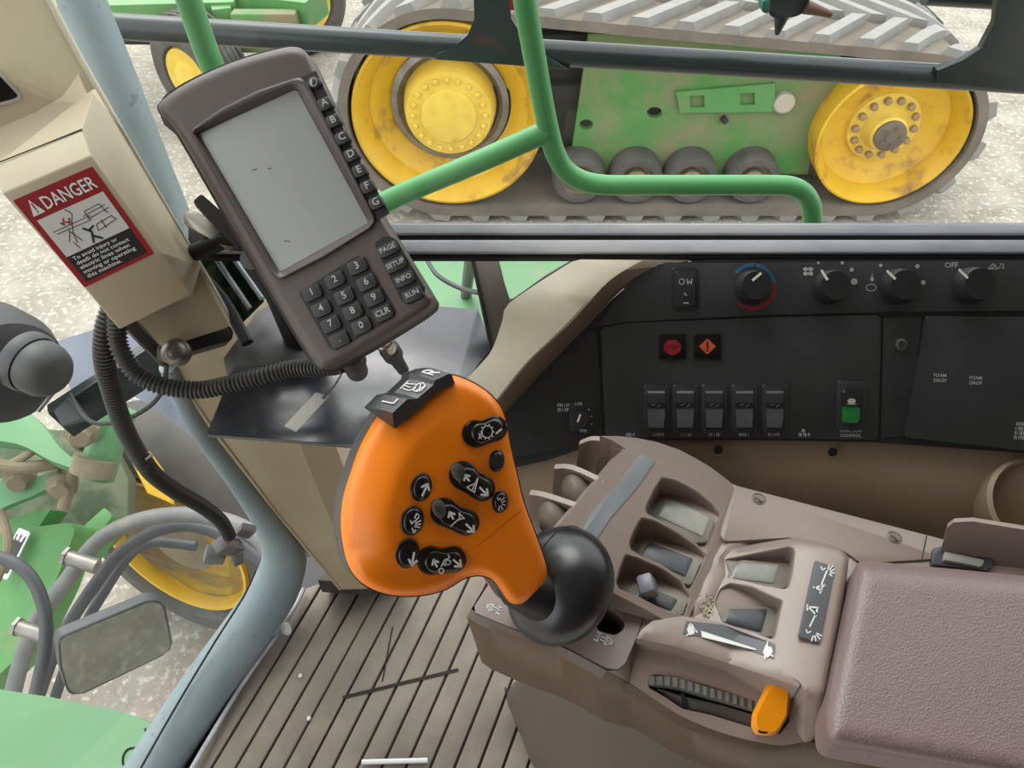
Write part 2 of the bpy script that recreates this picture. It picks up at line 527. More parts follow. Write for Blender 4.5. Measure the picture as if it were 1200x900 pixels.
# rollers
for x in (.46, .855, 1.235, 1.66):
    c = Vector((x, TY + .02, -1.53)); r = .182
    bm = NB()
    lathe(bm, c, AX, [(r, -.16), (r, -.01), (r - .02, .02), (.125, .022), (.115, .0)], 36, True, False)
    ro = part('roller', bm, MT['rubber'], tr, ang=45)
    bm = NB()
    lathe(bm, c, AX, [(.125, -.02), (.10, -.05), (.075, -.05), (.07, .0), (.055, .008), (.005, .008)], 28, False, True)
    part('hub', bm, M('roller_hub_dust', (142, 128, 104), .85, col2=(110, 100, 84), vscale=20), ro)
py = yplane(TY + .16)
bm = NB()
hole1, hole2 = ell(767, 132, 9, 6.5), ell(687, 146, 8, 6)
outl = [(690, 40), (985, 40), (985, 130), (955, 160), (945, 212), (680, 212), (668, 190)]
cdt_plate(bm, outl, [hole1, hole2], lambda x, y: py.Q(x, y))
cdt_plate(bm, outl, [hole1, hole2], lambda x, y: py.Q(x, y) + Vector((0, .05, 0)))
for L in (outl, hole1, hole2):
    a = [py.Q(*p) for p in L]; loft(bm, [a, [q + Vector((0, .05, 0)) for q in a]], False, False)
part('undercarriage_plate', bm, MT['green_muddy'], tr, 'muddy green undercarriage plate')
bm = NB(); pb = yplane(TY + .13)
h1, h2 = rect(817, 119, 17, 14, -2), rect(876, 116, 17, 14, -2)
bo = [(792, 108), (908, 98), (909, 131), (797, 132)]
cdt_plate(bm, bo, [h1, h2], lambda x, y: pb.Q(x, y))
for L in (bo, h1, h2):
    a = [pb.Q(*p) for p in L]; loft(bm, [a, [q + Vector((0, .03, 0)) for q in a]], False, False)
part('bracket', bm, MT['green'], tr, 'clean green bracket with two square holes')
bm = NB(); lathe(bm, pb.P(919, 121), AX, [(.068, -.04), (.068, .01), (.055, .02), (.01, .02)], 24)
part('pivot_pin', bm, M('pin_dust', (172, 164, 150), .8), tr)
bm = NB()
for a, b, r in (((846, 136), (850, 141), .022), ((690, 206), (950, 208), .03)):
    tube(bm, [py.P(*a) + Vector((0, -.02, 0)), py.P(*b) + Vector((0, -.02, 0))], r, 8)
part('grease_fitting', bm, MT['dark_void'], tr)
bm = NB()
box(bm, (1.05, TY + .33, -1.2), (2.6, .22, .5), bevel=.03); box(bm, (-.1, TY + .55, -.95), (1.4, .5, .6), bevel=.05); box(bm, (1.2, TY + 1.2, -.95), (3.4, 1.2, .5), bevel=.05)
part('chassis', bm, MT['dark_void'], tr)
bm = NB()
pts = []
rnd = random.Random(3)
for i in range(40):
    x = rnd.uniform(.9, 2.0); c = Vector((x, TY + .27 + rnd.uniform(-.03, .05), -.955 + rnd.uniform(-.02, .02)))
    b2 = NB(); bmesh.ops.create_icosphere(b2, subdivisions=1, radius=rnd.uniform(.03, .07), matrix=Matrix.Translation(c) @ Matrix.Diagonal((1.5, 1, .6, 1))); merge(bm, b2)
part('packed_mud', bm, M('packed_brown_mud', (138, 104, 84), .95, col2=(110, 88, 70), vscale=12), tr, 'dried brown mud')

# ================================================================ implement in the distance
im = thing('towed_implement', 'distant green farm implement on small tyred wheels, top left', 'farm implement')
def small_wheel(c, ax, r, wd, yel=True):
    ax = Vector(ax).normalized(); bm = NB()
    lathe(bm, c, ax, [(r * .55, -wd / 2), (r * .8, -wd / 2), (r * .96, -wd * .36), (r, -wd * .1), (r, wd * .1), (r * .96, wd * .36), (r * .8, wd / 2), (r * .55, wd / 2), (r * .5, wd * .3)], 40)
    for k in range(-2, 3):
        lathe(bm, c, ax, [(r * 1.0, k * wd * .13 - .012), (r * 1.025, k * wd * .13 - .008), (r * 1.025, k * wd * .13 + .008), (r * 1.0, k * wd * .13 + .012)], 40, False, False)
    t = part('tyre', bm, MT['rubber'], im, ang=50)
    bm = NB()
    lathe(bm, c, ax, [(r * .54, wd * .3), (r * .5, wd * .46), (r * .3, wd * .40), (r * .26, wd * .52), (.01, wd * .52)], 32)
    part('rim', bm, MT['yellow_hub'], t)
gp = zplane(GZ + .38)
small_wheel(zplane(GZ + .46).P(238, 84), (-.55, -.83, 0), .46, .34)
small_wheel(zplane(GZ + .45).P(352, 2), (.75, -.66, 0), .45, .34)
small_wheel(zplane(GZ + .4).P(96, 40), (-.75, -.66, 0), .36, .28)
bm = NB(); zb = zplane(GZ + .85)
bar(bm, zb.P(60, 14), zb.P(280, 8), .25, .16); bar(bm, zb.P(285, 0), zb.P(372, 10), .34, .2); bar(bm, zb.P(150, -40), zb.P(160, 12), .14, .12); bar(bm, zb.P(245, -60), zb.P(262, 20), .14, .12)
part('frame', bm, MT['green'], im)
bm = NB(); box(bm, zb.P(316, 12) + Vector((0, -.15, -.1)), (.5, .12, .3), bevel=.02)
part('mounting_plate', bm, MT['green_muddy'], im)
bm = NB(); zc = zplane(GZ + .5)
bar(bm, zc.P(100, 40), zc.P(330, 42), .12, .12); bar(bm, zc.P(262, 88), zc.P(270, 25), .1, .1)
part('axle', bm, MT['dark_void'], im)

# ================================================================ boom pipe with gussets, nozzle
bo = thing('boom_frame', 'black steel boom pipe with gussets and nozzle running behind the green handrail', 'boom')
yb = yplane(1.62)
bm = NB(); a, b = yb.P(104, 29), yb.P(1260, 99)
tube(bm, [a, b + (b - a).normalized() * .16], .0255, 20)
part('pipe', bm, MT['dark_metal'], bo)
yg = yplane(1.59)
for L in ([(553, -30), (557, 22), (549, 42), (530, 58), (512, 62), (510, 70), (668, 82), (640, 66), (612, 44), (598, 22), (595, -30)],
          [(1172, -40), (1166, 28), (1150, 58), (1128, 72), (1098, 82), (1098, 98), (1260, 114), (1260, -40)]):
    bm = NB(); prism(bm, yg, L, -.02, .0, .002); part('gusset', bm, MT['dark_metal'], bo)
bm = NB(); prism(bm, yg, rect(627, 58, 5, 32, 3, 2), -.004, .006, .001); part('weld_stud', bm, MT['dark_metal'], bo)
bm = NB(); prism(bm, yplane(1.70), [(585, -20), (612, -20), (611, 12), (585, 12)], -.01, .0); part('reflector', bm, MT['red'], bo, 'red reflector')
e_ = b + (b - a).normalized() * .14
bm = NB(); tube(bm, [e_ - Vector((0, 0, .02)), Vector((e_.x, e_.y, GZ))], .03, 16); part('upright', bm, MT['dark_metal'], bo)
yn = yplane(1.5)
bm = NB(); prism(bm, yn, rp([(903, -30), (948, -30), (948, 12), (932, 20), (905, 22), (899, 12)], 5), -.04, .0, .003); nz = part('nozzle', bm, MT['dark_metal'], bo, 'black spray nozzle body')
bm = NB(); lathe(bm, yn.P(921, 16) + Vector((0, .02, 0)), (-.05, -.1, -1), [(.018, 0), (.012, .02), (.004, .045)], 14); part('tip', bm, MT['dark_metal'], nz)
bm = NB(); tube(bm, [yn.P(944, 8), yn.P(958, 12), yn.P(974, 17)], [.013, .006], 12); part('spray_tip', bm, MT['brown_tip'], nz, 'brown spray tip')
bm = NB(); prism(bm, yn, rect(898, 8, 9, 15, 4, 3), -.03, .004, .002); part('cap', bm, MT['teal'], nz, 'teal cap')
bo2 = bm = NB(); yc = yplane(1.75); tube(bo2, [yc.P(1085, -8), yc.P(1260, 2)], .024, 16)
part('cross_pipe', bo2, MT['dark_metal'], bo)

# ================================================================ green handrail
hr = thing('handrail', 'green tubular handrail outside the side window', 'handrail')
yh = yplane(1.05)
bm = NB(); tube(bm, [yh.P(*p) for p in ((604, -90), (615, 0), (627, 70), (640, 140), (651, 180), (668, 204), (700, 216), (760, 217), (830, 217), (900, 217), (928, 219), (945, 230), (952, 255), (953, 330))], .0155, 18, 5)
part('rail', bm, MT['green_pipe'], hr)
bm = NB(); tube(bm, [yh.P(*p) for p in ((196, -80), (218, -10), (240, 55), (262, 110), (300, 200), (335, 262), (372, 276), (420, 253), (470, 228), (560, 190), (643, 153))], .0165, 18, 5)
part('brace_tube', bm, MT['green_pipe'], hr)

# ================================================================ parts of our own machine seen past the windscreen
bm = NB(); prism(bm, zplane(.34), [(455, 285), (690, 285), (700, 420), (455, 400)], -.03, 0, .006)
fd_ = thing('side_fender', 'bright green fender panel seen through the small quarter window', 'fender'); part('panel', bm, MT['green_glare'], fd_)
bm = NB(); c_ = zplane(.34).P(560, 330); loft(bm, [[Vector((c_.x + dx, c_.y + dy, z)) for dx, dy in ((-.05, -.05), (.05, -.05), (.05, .05), (-.05, .05))] for z in (GZ, .312)]); part('support_post', bm, MT['dark_void'], fd_)
bm = NB(); tube(bm, [D(*p) if p[2] < 1.3 else zplane(.345).P(p[0], p[1]) for p in ((498, 300, 1.15), (512, 322, 1.12), (540, 338, 1.1), (565, 344, 1.08), (600, 352, 1.40))], .0035, 8, 4)
solo('thin_cable', bm, MT['hose_dark'], 'thin black cable sagging across the bright green fender', 'cable')
bm = NB(); b2 = [D(553, 296, 1.2), zplane(.42).P(549, 322), zplane(.342).P(546, 346)]; tube(bm, b2, .011, 10, 4)
solo('fender_hose', bm, MT['hose'], 'grey hose standing in front of the bright green fender', 'hose')

fw = thing('front_wheel_assembly', 'large dark front tyre on yellow rim below the windscreen', 'wheel')
WC = D(230, 612, 3.05); WA = Vector((-.34, -.90, .16)).normalized()
bm = NB(); WR = WC.z - GZ - .004
lathe(bm, WC, WA, [(.335, -.13), (.38, -.16), (.46, -.15), (WR - .02, -.09), (WR, -.04), (WR, .04), (WR - .02, .09), (.46, .15), (.38, .16), (.335, .13), (.325, .10), (.325, -.10), (.335, -.13)], 64, False, False)
part('tyre', bm, MT['rubber'], fw, ang=40)
bm = NB(); lathe(bm, WC, WA, [(.337, .12), (.335, .15), (.322, .15), (.314, .135), (.311, .11), (.31, .10)], 64, False, True)
part('rim', bm, MT['yellow'], fw, ang=40)
bm = NB(); lathe(bm, WC, WA, [(.312, .10), (.28, .085), (.18, .09), (.12, .12), (.01, .12)], 48, True, True)
part('hub', bm, MT['mud'], fw, 'mud covered wheel hub')

mr = thing('wing_mirror', 'grey framed mirror reflecting the yard beside the floor edge', 'mirror')
ma, mb, mc = D(75, 750, 1.95), D(195, 712, 1.85), D(150, 800, 1.72)
mp = Plane(D(135, 757, 1.85), (.66, -.74, .10))
mo = rp([(68, 748), (178, 702), (193, 706), (203, 757), (196, 766), (92, 816), (79, 812), (70, 780)], 8, 4)
bm = NB(); prism(bm, mp, mo, -.03, 0, .006); part('housing', bm, MT['hose_dark'], mr)
bm = NB(); ctr = (134, 758)
flat(bm, mp, [(ctr[0] + (x - ctr[0]) * .96, ctr[1] + (y - ctr[1]) * .95) for x, y in mo], .001)
part('mirror_glass', bm, M('mirror_glass', (150, 154, 148), .05, metal=1.0), mr)

hs = [('thick grey hydraulic hose arching over the front tyre', MT['hose'], .022, ((8, 840, 2.1), (35, 745, 2.1), (75, 685, 2.1), (120, 630, 2.1), (180, 606, 2.1), (245, 606, 2.1), (300, 628, 2.05), (345, 690, 2.0)), 'hose'),
      ('dark hydraulic hose just under the thick grey arching one', MT['hose_dark'], .018, ((40, 830, 2.2), (68, 755, 2.2), (108, 690, 2.2), (150, 640, 2.2), (210, 616, 2.2), (265, 630, 2.2), (325, 672, 2.2)), 'hose'),
      ('slim dark hose lowest of the arching bundle', MT['hose_dark'], .015, ((60, 830, 2.26), (84, 765, 2.26), (118, 700, 2.26), (165, 640, 2.28), (230, 640, 2.28)), 'hose'),
      ('black hose curling down in front of the green label arm', MT['hose_dark'], .016, ((-40, 650, 1.9), (5, 655, 1.9), (35, 675, 1.9), (52, 715, 1.9), (52, 765, 1.9), (35, 840, 1.9)), 'hose')]
for lab, mt, r, pts, cat in hs:
    bm = NB(); tube(bm, [D(*p) for p in pts], r, 14, 6); solo('hydraulic_hose', bm, mt, lab, cat, 'hoses over the front axle')
for (x, y), lab in (((92, 656), 'steel hose clamp high on the arching hoses'), ((34, 738), 'steel hose clamp low on the arching hoses')):
    bm = NB(); tube(bm, [D(x - 16, y - 4, 2.02), D(x + 22, y + 8, 2.02)], .02, 12); tube(bm, [D(x - 16, y - 4, 2.02), D(x - 12, y - 3, 2.02)], .026, 6)
    solo('hose_clamp', bm, MT['steel'], lab, 'clamp', 'hose clamps')

ch = thing('front_axle_frame', 'green front axle frame and arms caked in dust', 'axle frame')
def slab(name, pts, d0, d1, mat, th=.06, lab=None, bev=.006):
    """plate facing the cab: pts are (x, y); depth runs from d0 at the top to d1 at the bottom"""
    ys = [p[1] for p in pts]; a, b = min(ys), max(ys); xs = [p[0] for p in pts]
    pl = plane3(D(min(xs), a, d0), D(max(xs), a, d0), D(min(xs), b, d1))
    bm = NB(); prism(bm, pl, pts, -th, 0, bev); return part(name, bm, mat, ch, lab)
slab('label_arm', rp([(-40, 735), (36, 618), (84, 612), (88, 622), (62, 690), (22, 768), (-40, 830)], 5), 2.35, 2.2, MT['green'], .14)
slab('side_arm', rp([(70, 640), (122, 594), (132, 604), (98, 650), (84, 655)], 3), 2.5, 2.42, MT['green'], .1)
slab('arm_cover', rp([(-40, 640), (18, 606), (60, 596), (30, 640), (-40, 740)], 4), 2.42, 2.34, MT['green'], .1)
lp = plane3(D(-40, 612, 2.33), D(88, 612, 2.33), D(-40, 760, 2.19))
dc = part('label', (lambda b: (flat(b, lp, rp([(-6, 672), (22, 618), (36, 624), (8, 680)], 3)), b)[1])(NB()), MT['white'], ch, 'white bordered black label', sm=False)
bm = NB(); flat(bm, lp, rp([(-2, 670), (20, 625), (31, 629), (9, 673)], 2), .001); part('label_panel', bm, M('label_black', (44, 46, 48), .5), dc, sm=False)
bm = NB(); strokes(bm, lp, [[(24, 624), (20, 632)], [(28, 628), (24, 634)], [(12, 654), (14, 660)]], 3, .002); part('label_mark', bm, MT['white'], dc, sm=False)
slab('curved_plate', smooth([(-40, 500), (5, 492), (28, 480), (52, 500), (70, 524), (92, 540), (122, 548), (100, 552), (60, 540), (20, 520), (-40, 512)], 4), 2.25, 2.15, MT['green_glare'], .05)
bm = NB(); tube(bm, [D(112, 560, 2.2), D(124, 520, 2.2), (D(140, 478, 2.2))], .05, 18); part('cylinder', bm, MT['green_glare'], ch)
for pts, r in (((D(106, 556, 2.17), D(112, 536, 2.17)), .056), ((D(88, 520, 2.2), D(108, 500, 2.2)), .03), ((D(74, 596, 2.25), D(84, 558, 2.25), D(96, 540, 2.25)), .017)):
    bm = NB(); tube(bm, pts, r, 14); part('pivot_joint', bm, MT['mud'], ch)
for x, y, d_ in ((72, 570, 2.25), (22, 562, 2.3), (95, 508, 2.1)):
    bm = NB(); lathe(bm, D(x, y, d_), (.3, -1, .3), [(.045, -.03), (.045, .0), (.03, .012), (.026, .03), (.004, .03)], 8); part('bolt_head', bm, MT['mud'], ch, ang=30)
slab('cross_plate', smooth([(-40, 560), (20, 566), (60, 552), (80, 540), (70, 562), (40, 580), (10, 592), (-40, 612)], 3), 2.32, 2.3, MT['green_glare'], .05)
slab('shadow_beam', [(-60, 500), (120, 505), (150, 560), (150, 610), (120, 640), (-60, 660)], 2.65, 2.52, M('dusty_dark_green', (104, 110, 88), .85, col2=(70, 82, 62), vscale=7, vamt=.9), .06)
slab('yellow_strip', [(148, 530), (172, 528), (195, 560), (200, 590), (172, 578)], 2.55, 2.5, MT['yellow'], .03)
bm = NB()
tube(bm, [D(-30, 540, 2.2), D(30, 548, 2.2), D(75, 540, 2.25)], .018, 10, 4); tube(bm, [D(0, 600, 2.25), D(10, 640, 2.2), D(-5, 680, 2.2)], .014, 10, 4); tube(bm, [D(-30, 560, 2.22), D(20, 540, 2.2), D(50, 520, 2.22)], .012, 10, 4)
part('pipework', bm, MT['mud'], ch)

st = thing('entry_step', 'pale green steel plate at the lower left below the floor edge', 'step plate')
zs = zplane(-.12)
bm = NB(); prism(bm, zs, [(-80, 795), (60, 817), (150, 836), (183, 848), (160, 905), (140, 980), (-80, 980)], -.02, 0, .002); part('plate', bm, MT['green_glare'], st)
bm = NB(); strokes(bm, zs, [[(170, 854), (171, 858), (180, 855)], smooth([(164, 876), (150, 878), (144, 888), (146, 900), (155, 906)], 4, False)], 2.5, .001); part('slot', bm, MT['dark_void'], st, sm=False)

wl = thing('work_light', 'black round work lamp housing at the left edge', 'lamp')
bm = NB(); c = D(-2, 428, 1.18)
ax = (D(60, 470, 1.1) - D(0, 420, 1.18)).normalized()
lathe(bm, c, ax, [(.02, -.11), (.065, -.10), (.085, -.06), (.090, 0), (.082, .035), (.055, .05), (.03, .05)], 32)
part('housing', bm, M('lamp_rubber', (50, 52, 54), .55, col2=(60, 62, 62), vscale=8), wl)
bm = NB(); c2 = D(34, 424, 1.08); ax2 = (D(84, 452, 1.06) - D(20, 418, 1.08)).normalized()
lathe(bm, c2, ax2, [(.02, -.02), (.038, -.012), (.041, .0), (.038, .010), (.040, .016), (.039, .032), (.034, .044), (.026, .052), (.01, .055)], 30)
part('bulb_cover', bm, M('lamp_cover', (70, 70, 70), .5, col2=(58, 60, 60), vscale=9), wl, 'domed grey cover')
bm = NB(); lathe(bm, c2, ax2, [(.0435, -.008), (.044, .004), (.041, .011)], 30, False, False); box(bm, c2 + Vector((-.035, -.04, .0)), (.012, .012, .02), bevel=.003)
part('clamp_band', bm, MT['hose_dark'], wl)
bm = NB(); bar(bm, D(45, 482, 1.1), D(60, 463, 1.1), .004, .004); part('clip', bm, MT['steel'], wl, 'bright steel clip')
bm = NB(); prism(bm, Plane(D(70, 480, 1.12), FW * -1), [(62, 482), (78, 466), (98, 492), (72, 500)], -.02, 0, .003); part('foot', bm, MT['hose_dark'], wl)
br = NB(); bar(br, D(70, 494, 1.16), D(190, 415, 1.2), .03, .055, (0, .3, 1), .003)
solo('lamp_bracket', br, MT['dark_metal'], 'flat black bracket arm slanting behind the corrugated conduits', 'bracket')
hd = NB(); prism(hd, Plane(D(120, 420, 1.5), (-.1, -.5, .8)), rp([(60, 402), (120, 383), (190, 372), (240, 400), (235, 520), (185, 480), (140, 455), (85, 462)], 8), -.06, 0, .012)
solo('engine_hood', hd, M('blue_grey_hood', (120, 126, 138), .3, col2=(98, 104, 116), vscale=5), 'blue grey hood edge below the windscreen by the lamp', 'hood')
# ================================================================ cab materials
MT['mat'] = M('ribbed_rubber_mat', (112, 104, 94), .85, col2=(138, 130, 118), vscale=5, vamt=.8, dirt=((140, 130, 114), 9, .56, .2), bump=(90, .3))
MT['mat_groove'] = M('mat_groove', (44, 40, 36), .95)
MT['trim'] = M('beige_trim', (192, 184, 166), .5, col2=(176, 166, 146), vscale=6, dirt=((206, 202, 192), 14, .66, .2), bump=(300, .06))
MT['trim_edge'] = M('brown_trim_edge', (140, 122, 108), .6, col2=(124, 108, 96), vscale=8)
MT['box'] = M('beige_plastic', (188, 175, 150), .5, col2=(178, 164, 138), vscale=6, bump=(400, .08))
MT['tan'] = M('tan_plastic', (158, 138, 116), .55, col2=(136, 116, 96), vscale=5, dirt=((166, 150, 132), 12, .66, .2), bump=(350, .08))
MT['post'] = M('blue_grey_paint', (142, 156, 160), .5, col2=(122, 138, 144), vscale=9, vamt=.7, dirt=((90, 98, 104), 30, .64, .1))
MT['dash'] = M('black_dash_plastic', (42, 44, 46), .45, col2=(50, 52, 53), vscale=7, dirt=((66, 64, 60), 9, .62, .25), bump=(500, .1), rvar=.1)
MT['dash_dark'] = M('black_dash_recess', (28, 29, 31), .5, col2=(36, 37, 38), vscale=8)
MT['knob'] = M('black_knob', (36, 36, 38), .45, bump=(300, .1))
MT['rocker'] = M('grey_black_rocker', (54, 57, 60), .4, col2=(62, 64, 66), vscale=20)
MT['print'] = M('grey_white_print', (176, 176, 172), .6)
MT['pointer'] = M('white_pointer', (226, 222, 208), .5)
MT['black'] = M('matt_black', (20, 20, 21), .5)
MT['gloss_black'] = M('gloss_black', (14, 14, 15), .18, coat=.4)
MT['alu'] = M('scuffed_aluminium', (198, 200, 206), .45, metal=.1, col2=(152, 157, 168), vscale=16, vamt=.8, stretch=(.25, 1, 1), rvar=.1)
MT['chrome'] = M('chrome', (190, 188, 182), .22, metal=1.0)
MT['housing'] = M('brown_grey_housing', (82, 70, 66), .42, col2=(88, 76, 71), vscale=5, bump=(500, .05))
MT['bezel'] = M('bezel_brown', (72, 62, 58), .4)
MT['key'] = M('dark_key_rubber', (46, 44, 44), .5)
MT['screen'] = M('lcd_screen', (142, 146, 142), .30, spec=1.0, coat=1.0)
MT['conduit'] = M('grey_black_conduit', (62, 60, 58), .45, col2=(74, 72, 68), vscale=9)
MT['shelf'] = M('dusty_sheen_plate', (38, 40, 47), .24, col2=(58, 60, 67), vscale=6, vamt=.8, dirt=((108, 110, 116), 7, .50, .25), rvar=.12, spec=.7, coat=.12)  # grey blotches are dust plus sky reflection put into the colour

# ---------------------------------------------------------------- floor, roof, rear
zf = zplane(0)
bm = NB(); prism(bm, zplane(-.015), [(338, 660), (190, 905), (60, 1400), (1500, 1400), (1500, 640), (900, 560), (600, 580)], -.05, 0)
struct('floor', bm, MT['dash_dark'], 'steel cab floor under the ribbed mat', 'floor')
# ribbed mat: strips between grooves run forward to the corner
fm = thing('floor_mat', 'dusty grey ribbed rubber floor mat on the cab floor', 'floor mat')
bm = NB()
mo = [(352, 694), (372, 686), (400, 694), (470, 690), (560, 640), (900, 600), (900, 1300), (60, 1300), (218, 908), (276, 812), (330, 730)]
prism(bm, zf, mo, -.012, 0); base = part('mat_sheet', bm, MT['mat_groove'], fm)
rib = NB()
A0, A1 = Vector((352, 690)), Vector((196, 940))
g0, g1 = zf.P(*A0), zf.P(*A1)
dirv = (g1 - g0).normalized(); per = Vector((-dirv.y, dirv.x, 0))
if per.x < 0: per = -per
mo3 = [zf.P(*p) for p in mo]
def clip_strip(a, b):
    """mat outline clipped to the strip a < offset < b across the ribs"""
    poly = [((p - g0).dot(per), (p - g0).dot(dirv)) for p in mo3]
    for lim, keep in ((a, 1), (b, -1)):
        out = []
        for i in range(len(poly)):
            p, q = poly[i - 1], poly[i]
            ip, iq = (p[0] - lim) * keep >= 0, (q[0] - lim) * keep >= 0
            if ip != iq:
                t = (lim - p[0]) / (q[0] - p[0]); out.append((lim, p[1] + t * (q[1] - p[1])))
            if iq: out.append(q)
        poly = out
        if not poly: return None
    return poly
w = .036
for k in range(-2, 38):
    p = clip_strip(k * w + .0018, (k + 1) * w - .0018)
    if not p or len(p) < 3: continue
    b2 = NB()
    lo = [g0 + per * x + dirv * y for x, y in p]; hi = [q + Vector((0, 0, .006)) for q in lo]
    vs = loft(b2, [lo, hi])
    bmesh.ops.bevel(b2, geom=[e for e in b2.edges if e.verts[0] in vs[1] and e.verts[1] in vs[1]], offset=.003, segments=2, affect='EDGES', profile=.5, clamp_overlap=True)
    merge(rib, b2)
part('ribs', rib, MT['mat'], fm)
bm = NB()
for a, b, w_ in (((403, 817), (536, 785), 4), ((448, 798), (460, 735), 1.6)):
    strokes(bm, zplane(.0075), [[a, b]], w_, 0)
part('cut', bm, MT['mat_groove'], fm, 'dark slit across the ribs', sm=False)
bm = NB(); tube(bm, [zplane(.012).P(424, 893), zplane(.012).P(501, 891)], .004, 8)
solo('cable_tie', bm, MT['white'], 'white stick lying across the floor mat at the bottom edge', 'stick')
bm = NB(); lathe(bm, zplane(.02).P(336, 737), (.9, .2, .3), [(.002, -.03), (.004, -.012), (.012, 0), (.01, .004)], 10)
solo('foam_scrap', bm, MT['white'], 'small white scrap lying at the edge of the floor mat', 'scrap')
for i, (x, y) in enumerate(((352, 792), (362, 842), (316, 700))):
    bm = NB(); bmesh.ops.create_icosphere(bm, subdivisions=1, radius=.004, matrix=Matrix.Translation(zplane(.01).P(x, y)))
    solo('crumb', bm, MT['white'], ('white crumb high on the left of the floor mat ribs', 'white crumb low on the left of the floor mat ribs', 'white crumb near the far left corner of the mat')[i], 'crumb', 'crumbs on the floor mat')
bm = NB(); tube(bm, [zplane(.02).P(*p) for p in ((356, 690), (338, 725), (281, 806), (208, 930))], .004, 8, 3)
solo('mat_edging', bm, MT['alu'], 'pale metal edging strip along the front edge of the floor mat', 'edging')

bm = NB(); box(bm, (.25, -.36, 1.9), (2.5, 2.16, .06)); struct('ceiling', bm, M('headliner', (128, 122, 114), .9), 'cab roof lining', 'ceiling')
bm = NB(); box(bm, (.3, -1.42, .9), (2.4, .06, 1.95)); struct('wall_left_blocker', bm, M('light_block_panel', (110, 100, 90), .8), 'lower left cab wall', 'wall')  # opaque wall added out of view to cut light from the glazed side
bm = NB(); box(bm, (1.5, -.3, .9), (.06, 2.2, 1.9)); struct('wall_rear', bm, M('rear_wall', (120, 108, 96), .9), 'lower rear cab wall', 'wall')

# ---------------------------------------------------------------- windscreen frame, corner post
bm = NB()
P = [(196, 430, .99), (232, 500, 1.10), (274, 555, 1.2), (312, 606, 1.29), (333, 646, 1.36), (322, 690, 1.40), (285, 745, 1.38), (235, 815, 1.33), (180, 900, 1.28), (120, 1000, 1.22)]
tube(bm, [D(p[0], p[1], p[2] * .955) for p in P], [.010, .013, .017, .024, .036, .042, .042, .042, .042, .042], 20, 4)
wf = solo('windscreen_frame', bm, MT['post'], 'blue grey tubular windscreen frame curving along the floor edge', 'frame')
bm = NB(); tube(bm, [D(62, -80, .86), D(116, 50, .90), D(176, 200, .96), D(250, 380, 1.05)], .0265, 20, 3)
solo('cab_post', bm, MT['post'], 'blue grey round cab post behind the beige warning box', 'post')

cp = thing('pillar_cover', 'beige lower corner pillar cover standing in front of the windscreen frame', 'pillar cover')
st = [((398, 690), (432, 690), (452, 684), 1.36), ((323, 600), (386, 606), (424, 604), 1.22), ((250, 505), (345, 505), (385, 500), 1.06), ((196, 426), (262, 420), (300, 405), .95), ((150, 360), (225, 350), (258, 330), .86)]
bm = NB(); loops = []
for a, b, c, d in st:
    A, B_, C_ = D(*a, d), D(*b, d - .015), D(*c, d + .03)
    back = (B_ - A).cross(Vector((0, .3, 1))).normalized()
    bk = Vector((0, .08, .0))
    loops.append([A, A.lerp(B_, .12) - FW * .004, B_, C_, C_ + bk, A + bk])
vs = loft(bm, loops)
part('cover', bm, M('pillar_tan', (166, 152, 126), .5, col2=(154, 140, 114), vscale=5), cp, ang=20)
bm = NB(); tube(bm, [D(a[0] + 1, a[1], d - .003) for a, b, c, d in st], .003, 8); part('edge_bead', bm, MT['box'], cp)
bm = NB(); L0 = [D(374, 684, 1.37), D(432, 688, 1.34), D(470, 672, 1.40), D(400, 664, 1.5)]
loft(bm, [[q - Vector((0, 0, .03)) for q in L0], L0, [q + Vector((0, 0, .012)) for q in L0]]); part('foot', bm, MT['dash'], cp, 'black foot')

# ---------------------------------------------------------------- upper beige cover with warning box
uc = thing('warning_box', 'beige housing on the pillar carrying a red danger sticker', 'housing')
pu = plane3(D(40, 0, .70), D(262, 375, .80), D(0, 60, .70))
bm = NB(); prism(bm, pu, [(-120, -80), (33, -40), (60, 8), (92, 68), (170, 205), (240, 325), (270, 378), (266, 384), (190, 408), (150, 360), (60, 220), (-120, 200)], -.03, 0, 0)
part('pillar_trim', bm, MT['box'], uc)
bm = NB(); tube(bm, [pu.P(*p) for p in ((35, -40), (62, 8), (94, 68), (172, 205), (242, 325), (271, 378))], .0032, 10, 3); part('edge_bead', bm, MT['trim'], uc)
# surface ramps up from the trim to the lid of the box
bm = NB()
rows = []
r0 = [pu.Q(*p, .0005) for p in ((-90, 190), (-20, 158), (40, 132), (74, 112), (92, 86))]
r2_ = [D(-90, 230, .632), D(-30, 205, .632), D(30, 179, .638), D(72, 162, .643), D(96, 152, .646)]
for t, k in ((0, 0), (.3, .06), (.55, .2), (.75, .45), (.9, .75), (1, 1)):
    rows.append([Vector(a.lerp(b, t)) * 1 - pu.n * ((a.lerp(b, t) - pu.p).dot(pu.n)) + pu.n * ((a - pu.p).dot(pu.n) * (1 - k) + (b - pu.p).dot(pu.n) * k) for a, b in zip(r0, r2_)])
loft(bm, rows, False, False, False)
loft(bm, [[q[-1] for q in rows], [pu.Q(*p, .0) for p in ((94, 88), (97, 96), (104, 110), (116, 128), (126, 145), (133, 158))]], False, False, False)
part('lid_ramp', bm, MT['box'], uc, ang=50)
pdl = pu
bm = NB(); prism(bm, pdl, rp([(-60, 40), (-6, 78), (26, 112), (22, 118), (-60, 140)], 4), -.002, .0012, .0005)
dp = part('display_frame', bm, MT['print'], uc, 'light framed black display')
bm = NB(); flat(bm, pdl, rp([(-60, 50), (-6, 83), (21, 112), (18, 115), (-60, 136)], 3), .0016); part('display_window', bm, MT['gloss_black'], dp, sm=False)
